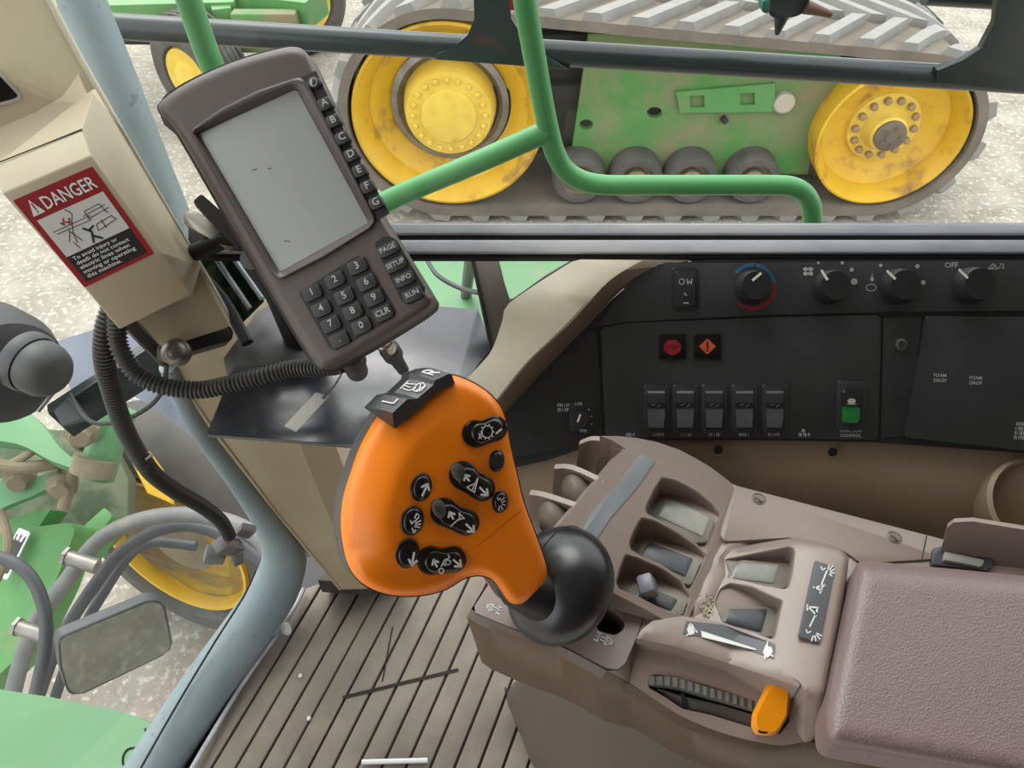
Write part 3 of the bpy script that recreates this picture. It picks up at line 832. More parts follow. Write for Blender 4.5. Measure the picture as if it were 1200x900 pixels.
# the box itself
d = {}
FT = [D(2, 227, .615), D(107, 182, .628), D(190, 297, .650), D(223, 345, .672), D(140, 386, .660), None]
ps = plane3(FT[0], FT[1], FT[2]); FT[5] = ps.P(100, 338)
TB = [D(-6, 194, .632), D(96, 152, .646)]
SB = [pu.Q(112, 102, 0), pu.Q(236, 312, 0), pu.Q(226, 346, 0)]
bm = NB()
V = lambda p: bm.verts.new(p)
f0, f1, f2, f3, f4, f5 = [V(p) for p in FT]; t0, t1 = [V(p) for p in TB]; s0, s1, s2 = [V(p) for p in SB]
b0 = V(D(-6, 194, .74)); b4 = V(D(146, 380, .74)); b5 = V(D(60, 270, .74))
bm.faces.new((f0, f1, f2, f5)); bm.faces.new((f5, f2, f3, f4)); bm.faces.new((t0, t1, f1, f0))
bm.faces.new((t1, s0, s1, f2)); bm.faces.new((f1, t1, f2)); bm.faces.new((f2, s1, s2, f3)); bm.faces.new((t0, b0, s0, t1)); bm.faces.new((f3, s2, b4, f4)); bm.faces.new((f4, b4, b5, f5)); bm.faces.new((f5, b5, b0, t0, f0))
bmesh.ops.recalc_face_normals(bm, faces=bm.faces)
bmesh.ops.bevel(bm, geom=[e for e in bm.edges if e.calc_face_angle(0) > .2], offset=.0018, segments=2, affect='EDGES', profile=.5, clamp_overlap=True)
part('box_body', bm, MT['box'], uc, ang=25)
bm = NB(); tube(bm, [D(-8, 193, .6315), D(96, 151.5, .6455)], .0006, 6); part('lid_seam', bm, M('seam_brown', (66, 56, 46), .7), uc)
stk = [(15, 235), (108, 195), (181, 297), (99, 337)]
bm = NB(); flat(bm, ps, rp(stk, 2), .0006); sk = part('danger_sticker', bm, MT['red'], uc, 'red and black danger sticker', sm=False)
def S(u, v):       # sticker coordinates 0..1 across, 0..1 down
    a = Vector(stk[0]).lerp(Vector(stk[1]), u); b = Vector(stk[3]).lerp(Vector(stk[2]), u); q = a.lerp(b, v); return (q.x, q.y)
bm = NB(); flat(bm, ps, [S(.07, .26), S(.93, .26), S(.93, .68), S(.07, .68)], .0009); part('picture_panel', bm, M('sticker_white', (206, 204, 200), .6), sk, sm=False)
bm = NB(); flat(bm, ps, [S(.07, .68), S(.93, .68), S(.93, .96), S(.07, .96)], .0009); part('text_panel', bm, M('sticker_black', (26, 26, 28), .5), sk, sm=False)
def stext(bm, s, u0, u1, v, hgt):
    vs, fs = text_geo(s); xs = [q.x for q in vs]; x0, x1 = min(xs), max(xs)
    nv = [bm.verts.new(ps.Q(*S(u0 + (u1 - u0) * (q.x - x0) / (x1 - x0), v - q.y * hgt), .0012)) for q in vs]
    for f in fs:
        try: bm.faces.new([nv[i] for i in f])
        except ValueError: pass
bm = NB(); stext(bm, 'DANGER', .26, .92, .145, .19); part('danger_lettering', bm, MT['white'], sk, sm=False)
bm = NB(); flat(bm, ps, [S(.15, .05), S(.225, .215), S(.07, .215)], .0012); part('alert_triangle', bm, MT['white'], sk, sm=False)
bm = NB()
for s, v, u1 in (('To avoid injury or', .722, .72), ('death do not contact', .772, .84), ('electric lines when', .822, .80), ('moving or operating', .872, .84), ('this machine.', .922, .60)):
    stext(bm, s, .12, u1, v, .052)
part('advice_lettering', bm, MT['white'], sk, sm=False)
bm = NB(); strokes(bm, ps, [[S(.15, .095), S(.15, .16)], [S(.15, .18), S(.15, .195)]], 1.6, .0015); part('warning_mark', bm, MT['red'], sk, sm=False)
bm = NB()
strokes(bm, ps, [[S(.14, .42), S(.62, .42)], [S(.16, .45), S(.60, .46)], smooth([S(.42, .27), S(.46, .33), S(.40, .40), S(.32, .52), S(.30, .60)], 3, False), [S(.30, .48), S(.22, .56)], [S(.30, .46), S(.36, .60)], [S(.26, .58), S(.28, .66)],
     [S(.55, .40), S(.85, .38)], [S(.58, .44), S(.88, .42)], [S(.60, .36), S(.80, .35)], [S(.60, .36), S(.60, .46)], [S(.80, .35), S(.82, .46)], [S(.62, .52), S(.84, .50)], [S(.60, .58), S(.86, .55)], [S(.62, .52), S(.60, .58)], [S(.70, .50), S(.70, .58)], [S(.84, .50), S(.86, .55)]], .9, .0012)
strokes(bm, ps, [[S(.46, .50), S(.52, .56)], [S(.52, .56), S(.46, .66)], [S(.50, .54), S(.58, .52)], [S(.50, .60), S(.58, .66)]], 2.4, .0012)
part('pictogram', bm, MT['black'], sk, sm=False)
bm = NB(); strokes(bm, ps, [[S(.30, .40), S(.34, .34)], [S(.36, .41), S(.40, .36)], [S(.28, .37), S(.30, .39)], [S(.34, .38), S(.38, .40)]], 1.8, .0012); part('spark_mark', bm, MT['red'], sk, sm=False)

bk = thing('pillar_bracket', 'black bracket with chrome ball bolt below the warning box', 'bracket')
pk = plane3(D(190, 400, .80), D(270, 370, .84), D(200, 430, .80))
bm = NB(); prism(bm, pk, rp([(186, 402), (262, 378), (274, 386), (272, 398), (196, 420), (188, 414)], 3), -.03, 0, .002); part('bracket_arm', bm, MT['black'], bk)
bm = NB(); c = D(205, 413, .775); ellipsoid(bm, c, -FW, .0125, .0135, 24, 14); lathe(bm, c + FW * .004, -FW + Vector((.1, 0, .1)), [(.0142, -.004), (.0142, .003), (.012, .005), (.010, .004)], 24, True, False); part('ball_bolt', bm, M('brushed_bolt', (150, 146, 140), .38, metal=.8, col2=(120, 116, 110), vscale=60), bk, 'grey metal ball bolt', ang=60)
bm = NB(); tube(bm, [D(146, 372, .80), D(170, 398, .82), D(196, 424, .84)], .008, 8); part('edge_seal', bm, MT['black'], bk)

# ---------------------------------------------------------------- side window
wn = NB(); tmp = None
Ra, Rb = .655, .650
def rail(y0, y1, h, xs=(220, 1700), th=.02, yy=.655):
    pl = Plane((0, yy, 1.3 - yy * math.tan(R(35.6))), (0, -.5, .86))
    b = NB(); prism(b, pl, [(xs[0], y0), (xs[1], y0 - .5), (xs[1], y1), (xs[0], y1)], h - th, h, .0015); return b
w1 = thing('window_1', 'side window with black and aluminium lower rail', 'window', kind='structure')
part('window_rail', rail(261, 303, 0, th=.007), MT['black'], w1)
part('window_rail_strip', rail(261.5, 274, .004, (240, 1690), .006), MT['alu'], w1, 'scuffed aluminium upper strip')
part('window_rail_strip', rail(281, 296, .004, (240, 1690), .006), MT['alu'], w1, 'scuffed aluminium lower strip')
gl = glass_mat('window_glass', (250, 252, 250), .012)
bm = NB(); yw = yplane(.69); a = yw.P(195, 262); 
for y in (.69, .694):
    pass
x0, x1 = -.47, 1.3; z0 = 1.3 - .69 * math.tan(R(34.6)); z1 = 1.95
for yy_ in (.690, .694): bm.faces.new([bm.verts.new(q) for q in ((x0, yy_, z0), (x1, yy_, z0), (x1, yy_, z1), (x0, yy_, z1))])
part('glass_pane', bm, gl, w1, sm=False)
# small quarter window below the rail
w2 = thing('window_2', 'small quarter window with black frame below the rail', 'window', kind='structure')
bm = NB(); pq = Plane((0, .66, .80), (0, -.5, .86))
tube(bm, [pq.P(*p) for p in ((272, 296), (238, 293), (226, 300), (226, 312), (262, 352), (290, 402))], .0065, 10, 3)
part('window_frame', bm, MT['black'], w2)
bm = NB()
for a, b in (((250, 300), (289, 358)), ((268, 296), (304, 346))):
    tube(bm, [pq.P(*a, -.01), pq.P(*b, -.01)], .003, 8)
part('window_frame_bead', bm, MT['alu'], w2)
bm = NB(); prism(bm, pq, [(232, 300), (300, 300), (308, 352), (276, 384)], -.016, -.012); part('window_panel', bm, glass_mat('tinted_glass', (70, 92, 84), .03), w2)
bm = NB()
pr = Plane((0, .655, .76), (0, -.6, .8))
prism(bm, pr, [(553, 296), (583, 296), (591, 330), (600, 358), (590, 392), (577, 412), (566, 360)], -.02, 0, .002)
part('window_post', bm, M('post_grey_brown', (96, 88, 82), .6), w2)
bm = NB(); tube(bm, [pr.Q(*p, .001) for p in ((552, 296), (565, 356), (576, 409), (560, 430), (528, 464))], .0022, 8)
tube(bm, [pr.Q(*p, .001) for p in ((690, 296), (640, 326), (598, 356))], .003, 8); part('window_seal', bm, MT['black'], w2)

# ---------------------------------------------------------------- dark shelf plate
zs = zplane(.715)
sh = thing('dark_shelf', 'dusty black shelf plate under the display monitor', 'shelf')
bm = NB(); prism(bm, zs, rp([(242, 509), (300, 366), (330, 350), (500, 358), (560, 362), (577, 408), (532, 461), (440, 523), (420, 523)], 2), -.004, 0, .001); part('plate', bm, MT['shelf'], sh)
bm = NB()
hp = [(300, 366), (330, 350), (372, 420), (362, 434), (300, 440), (266, 440), (262, 420)]
loops = [[zs.Q(*p) for p in hp]]
c = (312, 400)
for k, hgt in ((.9, .012), (.75, .02), (.5, .026), (.2, .028)):
    loops.append([zs.Q(c[0] + (x - c[0]) * k, c[1] + (y - c[1]) * k - 8 * (1 - k), hgt) for x, y in hp])
loft(bm, loops, True, True); part('raised_corner', bm, M('shelf_grey', (92, 92, 92), .5, col2=(74, 74, 76), vscale=9), sh, 'raised dull grey corner')

# ---------------------------------------------------------------- display monitor
mo = thing('display_monitor', 'brown grey handheld display monitor with keypad and grey screen', 'monitor')
mcen = D(345, 245, .66)
mn = (-FW - RT * .19 + UP * .03).normalized()
pm = Plane(mcen, mn)
front = smooth([(190, 118), (220, 97), (270, 74), (320, 59), (345, 55), (358, 61), (368, 80), (400, 150), (435, 232), (470, 290), (502, 342), (506, 352), (500, 362), (470, 382), (430, 406), (392, 427), (378, 432), (368, 424), (340, 380), (270, 262), (210, 158), (188, 132)], 3)
bq_ = [(227, 157), (350, 97), (436, 261), (327, 324)]
def along2(L, n, start):
    k0 = min(range(len(L)), key=lambda i: (L[i][0] - start[0]) ** 2 + (L[i][1] - start[1]) ** 2)
    P = [Vector(p) for p in L[k0:] + L[:k0]]; P.append(P[0]); acc = [0]
    for a, b in zip(P, P[1:]): acc.append(acc[-1] + (b - a).length)
    out = []; k = 0
    for i in range(n):
        q = acc[-1] * i / n
        while k < len(P) - 2 and acc[k + 1] < q: k += 1
        out.append(tuple(P[k].lerp(P[k + 1], (q - acc[k]) / max(1e-9, acc[k + 1] - acc[k]))))
    return out
def hf(x, y, d):
    t = min(1, d / 9.0); e = -.008 + .008 * math.sqrt(max(0, 1 - (1 - t) ** 2))
    return e
bm = NB(); pillow(bm, pm, front, hf, 7, -.022, .0, [[(226, 156), (350, 95), (437, 261), (327, 325)]]); 
part('housing', bm, MT['housing'], mo, ang=60)
bm = NB()
bk_ = [((x - 345) * 1.012 + 345 - 2, (y - 245) * 1.012 + 245 + 1) for x, y in front]
prism(bm, pm, bk_, -.042, -.020, .004); part('back_cover', bm, MT['black'], mo, 'black rear half')
# bezel around the screen
bo_ = rp([(221, 153), (258, 127), (300, 106), (352, 89), (361, 96), (441, 258), (437, 266), (382, 301), (327, 329), (319, 323)], 5, 3)
bi_ = rp([(233, 157), (347, 104.5), (432, 261), (328, 319)], 2, 3)
bm = NB()
NBZ = 120
ob = along2(bo_, NBZ, (221, 153)); ib = along2(bi_, NBZ, (233, 157))
mx = lambda k, h: [pm.Q(a[0] + (b[0] - a[0]) * k, a[1] + (b[1] - a[1]) * k, h) for a, b in zip(ob, ib)]
loft(bm, [mx(0, -.001), mx(.08, .0028), mx(.25, .0034), mx(.42, .0026), mx(1, -.0035)], False, False)
bz = part('screen_bezel', bm, MT['bezel'], mo, ang=50)
bm = NB(); prism(bm, pm, [(p[0], p[1]) for p in ib], -.0055, -.0030); part('screen', bm, MT['screen'], mo, 'pale grey blank screen')
bm = NB(); strokes(bm, pm, [[(296, 199.5), (301, 198)], [(314, 198), (318, 197)], [(333, 282), (340, 283)]], 1.2, -.0028); part('scratch', bm, MT['bezel'], mo, sm=False)
KU = Vector((.906, -.423))        # keyboard row direction in the traced outline
kang = -25
def key(name, x, y, wd, ht, s, size, par, r=3, round_=False, sx=1.0):
    b = NB(); prism(b, pm, ell(x, y, wd / 2, ht / 2, 0, 20) if round_ else rect(x, y, wd, ht, kang, r), -.002, .0035, .0010, 2, .0005)
    k = part(name, b, MT['key'], par)
    b = NB()
    if s: text(b, pm, s, x, y - 1.0, size, kang, .0039, sx=sx)
    else:
        flat(b, pm, [(x - 1 + 3.5 * math.cos(t), y + 4.5 * math.sin(t)) for t in [math.pi / 2 + math.pi * i / 8 for i in range(9)]], .0039); strokes(b, pm, [ell(x, y, 4.2, 4.8, 0, 12) + [(x + 4.2, y)]], .9, .0039)
    part('legend', b, MT['print'], k, sm=False)
bm = NB(); strokes(bm, pm, [[(364, 92), (402, 172), (446, 250)]], 19, .0003); rb = part('button_strip', bm, MT['black'], mo, 'black strip under the side buttons', sm=False)
for s, x, y in (('', 367, 96), ('A', 380, 121), ('B', 390, 141), ('C', 400.5, 161), ('D', 411, 181), ('E', 420.5, 199.5), ('F', 430, 218.5), ('G', 440, 237.5)):
    key('side_button', x, y, 17, 15, s, 12, mo, 4, s == '')
bm = NB(); prism(bm, pm, rp([(350, 343), (419, 299), (427, 303), (464, 364), (461, 372), (393, 411), (386, 408)], 4), -.003, .0007); part('keypad_recess', bm, MT['black'], mo)
bm = NB(); prism(bm, pm, rp([(438, 285), (452, 276), (463, 279), (498, 338), (494, 350), (478, 358), (470, 352)], 5), -.003, .0007); part('keypad_recess', bm, MT['black'], mo)
for s, x, y in (('1', 365, 343), ('2', 392, 328), ('3', 418, 312), ('4', 376, 362), ('5', 403, 347), ('6', 429, 331), ('7', 387, 380), ('8', 413, 365), ('9', 438, 349), ('.', 397, 398), ('0', 423, 382), ('CLR', 448, 367)):
    key('number_key', x, y, 23, 17, s, 11.5 if len(s) == 1 else 10, mo, 3)
for s, x, y in (('PAGE', 454, 292), ('SETUP', 463, 310), ('INFO', 473, 327), ('RUN', 483, 345)):
    key('menu_key', x, y, 25, 15, s, 8.2, mo, 4)
mb_ = thing('monitor_mount', 'grey metal swivel mount at the left edge of the display monitor', 'mount')
pmb = Plane(D(250, 265, .76), (-FW + UP * .4))
bm = NB(); prism(bm, pmb, rp([(214, 250), (222, 246), (240, 252), (276, 288), (268, 292), (236, 274), (216, 262)], 3), -.006, 0, .001); part('arm', bm, MT['steel'], mb_)
bm = NB(); prism(bm, Plane(D(250, 255, .74), (-FW + RT * .3)), rp([(226, 236), (236, 227), (262, 250), (284, 286), (276, 290)], 2), -.02, 0, .002); part('clamp_block', bm, M('mount_grey', (92, 92, 90), .5), mb_)
bm = NB(); tube(bm, [D(228, 296, .77), D(262, 282, .76), D(340, 290, .75)], .009, 12); part('pivot_bar', bm, MT['black'], mb_)
bm = NB(); tube(bm, [D(300, 300, .72), D(330, 345, .775), D(352, 400, .83)], .016, 14); part('column', bm, MT['black'], mb_)

cn = thing('cable_plug', 'metal screw plug under the lower right of the display monitor', 'plug')
axp = (D(468, 425, .765) - D(446, 392, .70)).normalized(); c = D(446, 394, .70)
bm = NB(); lathe(bm, c, axp, [(.008, -.01), (.008, .008), (.0095, .010), (.0095, .016), (.008, .018), (.0085, .02), (.0085, .028)], 18); part('collar', bm, MT['chrome'], cn)
bm = NB(); lathe(bm, c, axp, [(.0085, .028), (.010, .03), (.010, .045), (.007, .055), (.006, .085)], 18); part('boot', bm, MT['conduit'], cn)
bm = NB(); c = D(412, 420, .715); axq = (D(420, 440, .80) - D(410, 418, .71)).normalized(); lathe(bm, c, axq, [(.010, -.012), (.012, .0), (.013, .012), (.011, .03), (.011, .06)], 18)
solo('cable_gland', bm, MT['conduit'], 'dark round gland under the bottom corner of the monitor', 'gland')

tg = thing('metal_tag', 'bare metal tag hanging on a wire from the monitor', 'tag')
pt = Plane(D(365, 475, .735), (-FW + UP * .5))
bm = NB(); tgo = [(333, 499), (370, 460), (386, 464), (347, 506)]
cdt_plate(bm, tgo, [ell(379, 466, 2.2, 1.8)], lambda x, y: pt.Q(x, y)); cdt_plate(bm, tgo, [ell(379, 466, 2.2, 1.8)], lambda x, y: pt.Q(x, y, -.0012)); loft(bm, [[pt.Q(*p) for p in tgo], [pt.Q(*p, -.0012) for p in tgo]], False, False)
part('plate', bm, M('tag_metal', (186, 184, 178), .35, metal=.5, col2=(160, 158, 152), vscale=30), tg)
bm = NB(); tube(bm, [pt.P(379, 466, .001), pt.P(392, 453, .001), pt.P(401, 441, .004), D(398, 436, .712), D(388, 428, .70)], .0009, 6); part('wire', bm, MT['steel'], tg)

# ---------------------------------------------------------------- corrugated conduits
bm = NB(); tube(bm, [D(*p) for p in ((139, 350, .715), (137, 388, .725), (142, 412, .73), (160, 438, .74), (190, 452, .745), (232, 457, .75), (270, 450, .75), (310, 440, .75), (345, 432, .75), (385, 430, .735), (405, 425, .722))], .0082, 14, 8, True, (.0042, .0009))
solo('corrugated_conduit', bm, MT['conduit'], 'corrugated conduit running from the warning box to the monitor', 'conduit')
cd = thing('taped_conduit', 'corrugated conduit hanging down to taped loose wires at the windscreen', 'conduit')
bm = NB(); tube(bm, [D(*p) for p in ((136, 350, .73), (124, 384, .735), (122, 420, .75), (130, 455, .78), (143, 495, .82), (158, 525, .86), (170, 545, .89))], .0092, 14, 8, True, (.0042, .0010)); part('ribbed_tube', bm, MT['conduit'], cd)
bm = NB(); tube(bm, [D(*p) for p in ((166, 537, .88), (180, 556, .91), (205, 575, .95), (235, 592, .99), (258, 610, 1.02), (269, 628, 1.05))], [.0105, .0105, .0105, .010, .0095, .009], 14, 8); part('tape_wrap', bm, MT['black'], cd, 'smooth black tape wrap')
bm = NB(); ties = [D(171, 538, .872), D(178, 533, .87)]; tube(bm, ties, .002, 6); part('tie', bm, MT['steel'], cd)
bm = NB()
for k, (dx, dy) in enumerate(((-4, 10), (0, 12), (5, 9))): tube(bm, [D(267, 624, 1.05), D(267 + dx, 624 + dy, 1.06)], .0025, 6)
part('loose_wires', bm, M('orange_wire', (190, 92, 52), .5), cd, 'orange wire ends')
bm = NB()
box(bm, D(252, 650, 1.09), (.028, .02, .035), Euler((.3, .4, .2)).to_matrix(), .003); box(bm, D(268, 640, 1.08), (.02, .02, .05), Euler((.3, -.4, .5)).to_matrix(), .003); box(bm, D(288, 622, 1.1), (.022, .012, .03), Euler((.2, .6, .1)).to_matrix(), .003); box(bm, D(278, 652, 1.1), (.014, .014, .03), Euler((.1, .2, .6)).to_matrix(), .002)
part('plug_block', bm, MT['hose'], cd, 'grey plug connectors')
bm = NB(); tube(bm, [D(*p) for p in ((82, 462, 1.06), (95, 484, 1.0), (112, 496, .98), (140, 494, .96), (170, 480, .94), (188, 462, .9), (194, 440, .87), (195, 425, .83))], .0028, 8, 6)
solo('lamp_lead', bm, MT['black'], 'thin black lead looping from the lamp behind the conduits', 'cable')

w3 = thing('window_3', 'cab windscreen pane', 'window', kind='structure')
bm = NB()
a_, b_ = Vector((-.47, .692, 0)), Vector((-1.083, -.24, 0)); t_ = (b_ - a_).normalized(); nn_ = Vector((t_.y, -t_.x, 0)) * .002
for n2 in (nn_, -nn_): bm.faces.new([bm.verts.new(q + n2 + Vector((0, 0, z))) for q, z in ((a_, .06), (b_, .06), (b_, 1.86), (a_, 1.86))])
part('glass_pane', bm, gl, w3, sm=False)
bm = NB(); tube(bm, [D(*p) for p in ((300, 668, 1.27), (285, 700, 1.27), (252, 752, 1.26), (205, 830, 1.215), (165, 900, 1.165))], .0018, 6, 3)
part('frame_seam', bm, MT['dash_dark'], wf)
# ================================================================ side control panel (black fascia)
DP = Plane((0, .625, 1.3 - .625 * math.tan(R(36.9))), (0, -.70, .714))
dp = thing('control_panel', 'black side control panel with climate knobs and rocker switches', 'control panel')
arch = [(830, 304), (807, 307), (769, 317), (732, 338), (689, 381), (633, 439), (596, 482), (570, 512), (548, 545)]
arch_s = smooth(arch, 4, False)
base = arch_s + [(548, 560), (640, 540), (712, 516), (900, 516), (1020, 518), (1200, 531), (1290, 540), (1560, 575), (1560, 303)]
bm = NB(); prism(bm, DP, base, -.03, 0, 0); part('fascia', bm, MT['dash_dark'], dp)
bm = NB(); prism(bm, DP, rp([(757, 308), (1560, 302), (1560, 368), (1180, 364), (1030, 366), (900, 369), (740, 377), (700, 382), (720, 352)], 3), -.004, .003, .0015); part('climate_strip', bm, MT['dash'], dp)
bm = NB(); prism(bm, DP, rp([(704, 385), (735, 378.5), (900, 372), (1028, 369), (1033, 373), (1029, 512), (1024, 515), (715, 512), (710, 508)], 3), -.004, .003, .0012); lowp = part('switch_panel', bm, MT['dash'], dp)
bm = NB(); prism(bm, DP, rp([(1035, 373), (1081, 371), (1063, 510), (1032, 514)], 2), -.004, .0012, .001); mid = part('filler_panel', bm, MT['dash'], dp)
bm = NB(); prism(bm, DP, rp([(1085, 370), (1560, 374), (1560, 568), (1200, 528), (1064, 513), (1061, 509)], 3), -.004, .003, .0015); rgt = part('blank_panel', bm, MT['dash'], dp)
bm = NB(); prism(bm, DP, rp([(560, 520), (633, 444), (690, 386), (700, 390), (706, 512), (640, 530), (560, 545)], 3), -.004, .002, .001); part('corner_panel', bm, MT['dash_dark'], dp)
def on(x, y, h=0): return DP.Q(x, y, h)
bm = NB(); lathe(bm, on(1055, 404, .001), DP.n, [(.006, 0), (.006, .003), (.004, .004), (.0035, .002), (.001, .002)], 18); part('screw', bm, M('dull_screw', (104, 104, 104), .4, metal=.7), mid)
def knob(x, y, r, ang, ring=None, small=False):
    c = on(x, y, .003); b = NB()
    ref = (DP.Q(x + 10, y) - DP.Q(x, y)).normalized()
    n = 48; prof = [(r * 1.04, 0), (r * 1.02, .006), (r * .92, .014), (r * .90, .017), (r * .86, .0185), (.001, .0185)]
    lathe(b, c, DP.n, prof, n, True, True, ref)
    # knurled skirt
    for v in b.verts:
        d = v.co - c; hgt = d.dot(DP.n)
        if .004 < hgt < .0175:
            q = d - DP.n * hgt; t = math.atan2(q.dot(ref.cross(DP.n)), q.dot(ref)); k = round(t / (2 * math.pi) * n)
            if k % 2: v.co -= q.normalized() * r * .03
    kb = part('knob', b, MT['knob'], dp, ang=30)
    b = NB(); d = (math.cos(R(ang)), math.sin(R(ang))); s = 44 * r / .019
    strokes(b, DP, [[(x + d[0] * s * .08, y - 9 * r / .019 * .9 + d[1] * s * .08), (x + d[0] * s * .40, y - 9 * r / .019 * .9 + d[1] * s * .40)]], 3.0 if not small else 2.0, .0222)
    part('pointer', b, MT['pointer'], kb, sm=False)
    return kb
knob(880, 337, .0162, -40)
knob(971, 337, .0164, -122)
knob(1051, 336, .0170, -135)
knob(1136, 335, .0176, -136)
b = NB(); rr = 25.5
for k, (mat_, a0, a1, nm) in enumerate(((M('blue_arc', (58, 112, 150), .5), -138, -10, 'cold_arc'), (M('red_arc', (142, 44, 48), .5), -10, 128, 'warm_arc'))):
    b = NB(); strokes(b, DP, [[(882 + rr * math.cos(R(a0 + (a1 - a0) * i / 16)), 336 + rr * math.sin(R(a0 + (a1 - a0) * i / 16))) for i in range(17)]], 4.2, .0034)
    part(nm, b, mat_, dp, ('blue arc round the temperature knob', 'red arc round the temperature knob')[k], sm=False)
def mark(name, fn):
    bb = NB(); fn(bb); part(name, bb, MT['print'], dp, sm=False)
for x, y, r in ((987, 308, 2), (998, 316, 2.6), (1001, 330, 4), (1032, 311, 2), (1075, 312, 2.6), (1082, 331, 2.8), (959, 308, 1.6)):
    mark('level_dot', lambda bb: flat(bb, DP, ell(x, y, r, r, 0, 10), .0034))
def fan(bb):
    for dx, dy in ((-3, -2.6), (3, -2.6), (-3, 2.6), (3, 2.6)): flat(bb, DP, ell(947 + dx, 318 + dy, 3, 2.4, 0, 10), .0034)
mark('fan_symbol', fan)
mark('air_symbol', lambda bb: (strokes(bb, DP, [ell(1021, 337, 6, 4, 0, 12) + [(1027, 337)], [(1022, 321), (1022, 330)]], .9, .0034), flat(bb, DP, ell(1022, 327, 2.2, 2.6, 0, 8), .0034)))
mark('off_lettering', lambda bb: text(bb, DP, 'OFF', 1115, 311, 9, 0, .0034))
mark('defrost_symbol', lambda bb: (strokes(bb, DP, [[(1158, 315), (1164, 309), (1170, 315), (1158, 315)], [(1161, 315), (1167, 311)]], 1.1, .0034), text(bb, DP, '/2', 1174, 312, 8, 0, .0034)))
# two position rocker at the upper left
b = NB(); prism(b, DP, rect(803, 338, 31, 49, 0, 3), -.002, .0045, .001); rk = part('lamp_switch', b, MT['dash_dark'], dp)
b = NB(); prism(b, DP, rect(803, 338, 23, 40, 0, 2), -.002, .0065, .001); part('rocker', b, MT['dash'], rk)
b = NB(); strokes(b, DP, [ell(799, 330, 3, 3.4, 0, 10) + [(802, 330)], [(805, 327), (806, 333), (808, 329), (810, 333), (811, 327)], [(801, 355), (807, 355)], [(803, 343), (802, 345), (805, 346)]], 1.1, .0068); part('legend', b, MT['print'], rk, sm=False)
# warning lights
for x, nm in ((788, 'stop_light'), (829, 'caution_light')):
    b = NB(); prism(b, DP, rect(x, 406, 35, 33, 0, 2), -.002, .0036, .0008); w = part(nm, b, MT['dash_dark'], dp)
    b = NB(); prism(b, DP, rect(x, 406, 31, 29, 0, 1.5), -.002, .0042, .0005); part('lens', b, MT['gloss_black'], w)
    b = NB()
    if nm == 'stop_light':
        flat(b, DP, [(788 + 10.5 * math.cos(R(22.5 + 45 * i)), 407 + 9.5 * math.sin(R(22.5 + 45 * i))) for i in range(8)], .0044); part('symbol', b, M('dim_red_lamp', (124, 18, 30), .5, emit=((150, 20, 36), .12)), w, 'dark red octagon symbol', sm=False)
        b = NB(); text(b, DP, 'STOP', x, 407, 6, 0, .0047); part('legend', b, M('dark_red_legend', (70, 14, 22), .5), w, sm=False)
    else:
        flat(b, DP, [(829, 396.5), (839, 406), (829, 415.5), (819, 406)], .0044); part('symbol', b, M('orange_lamp', (168, 72, 40), .5, emit=((190, 84, 48), .12)), w, 'orange diamond symbol', sm=False)
        b = NB(); strokes(b, DP, [[(829, 401), (829, 408)], [(829, 410), (829, 411.5)]], 2.2, .0047); part('legend', b, MT['black'], w, sm=False)
def scribble(bm, x, y, w, hgt, h, seed, ang=0):
    """print too small to read: a row of letter-like ticks"""
    r = random.Random(seed); q = x - w / 2; L = []
    while q < x + w / 2 - 1:
        k = r.choice((0, 1, 2)); a, c = y - hgt / 2, y + hgt / 2; e = q + 1.7
        L += [[(q, a), (q, c)]] if k == 0 else ([[(q, a), (e, a)], [(q, c), (q, a)], [(q, y), (e, y)]] if k == 1 else [[(q, c), (q, a), (e, a), (e, c)]])
        q += 2.7
    strokes(bm, DP, [[(px, py + (px - x) * math.tan(R(ang))) for px, py in l] for l in L], .75, h)
# row of five rocker switches
for i, x in enumerate((769, 803, 837, 872.5, 908)):
    b = NB(); prism(b, DP, rect(x, 479, 30, 57, 0, 4), -.002, .0055, .0015); s = part('rocker_switch', b, MT['dash'], dp)
    b = NB()
    pr = [(x - 10, 458, .006), (x - 10, 461, .0085), (x - 10, 478, .0075), (x - 10, 484, .0095), (x - 9, 501, .014), (x - 9, 504, .006)]
    L0 = [on(a, y, h) for a, y, h in pr]; L1 = [on(2 * x - a, y, h) for a, y, h in pr]
    loft(b, [L0, L1]); part('paddle', b, MT['rocker'], s, ang=20)
    b = NB(); strokes(b, DP, [[(x - 9, 475), (x + 9, 475)]], 5.5, .0088); lg = part('legend_bar', b, MT['black'], s, sm=False)
    b = NB(); strokes(b, DP, [[(x - 5, 475), (x - 1, 473.5)], [(x + 2, 476.5), (x + 5, 474)]], 1.1, .0092); part('legend_mark', b, M('dim_print', (104, 108, 112), .6), lg, sm=False)
b = NB()
for k, (x, w1_, w2_) in enumerate(((739, 0, 10), (771, 5, 12), (804, 5, 12), (838, 8, 13), (872, 4, 12), (907, 5, 13), (943, 6, 13))):
    if w1_: scribble(b, x, 505, w1_, 3.2, .0034, k)
    scribble(b, x, 509.6, w2_, 3.2, .0034, k + 20)
text(b, DP, 'FUNCTION', 997, 505, 5, 0, .0034); text(b, DP, 'CONTROL', 997, 510.5, 5, 0, .0034)
part('switch_labels', b, MT['print'], lowp, sm=False)
b = NB(); prism(b, DP, rect(998, 475, 34, 58, 1, 4), -.002, .0045, .0012); s = part('function_switch', b, MT['dash'], dp)
b = NB(); prism(b, DP, rect(998, 467, 21, 19, 1, 3), -.002, .009, .002); part('paddle', b, MT['dash_dark'], s)
b = NB(); prism(b, DP, rect(998, 485.5, 19, 20, 1, 3), -.002, .0075, .002); part('green_lens', b, M('green_lens', (30, 104, 48), .4, emit=((24, 120, 50), .10)), s, 'green lower lens')
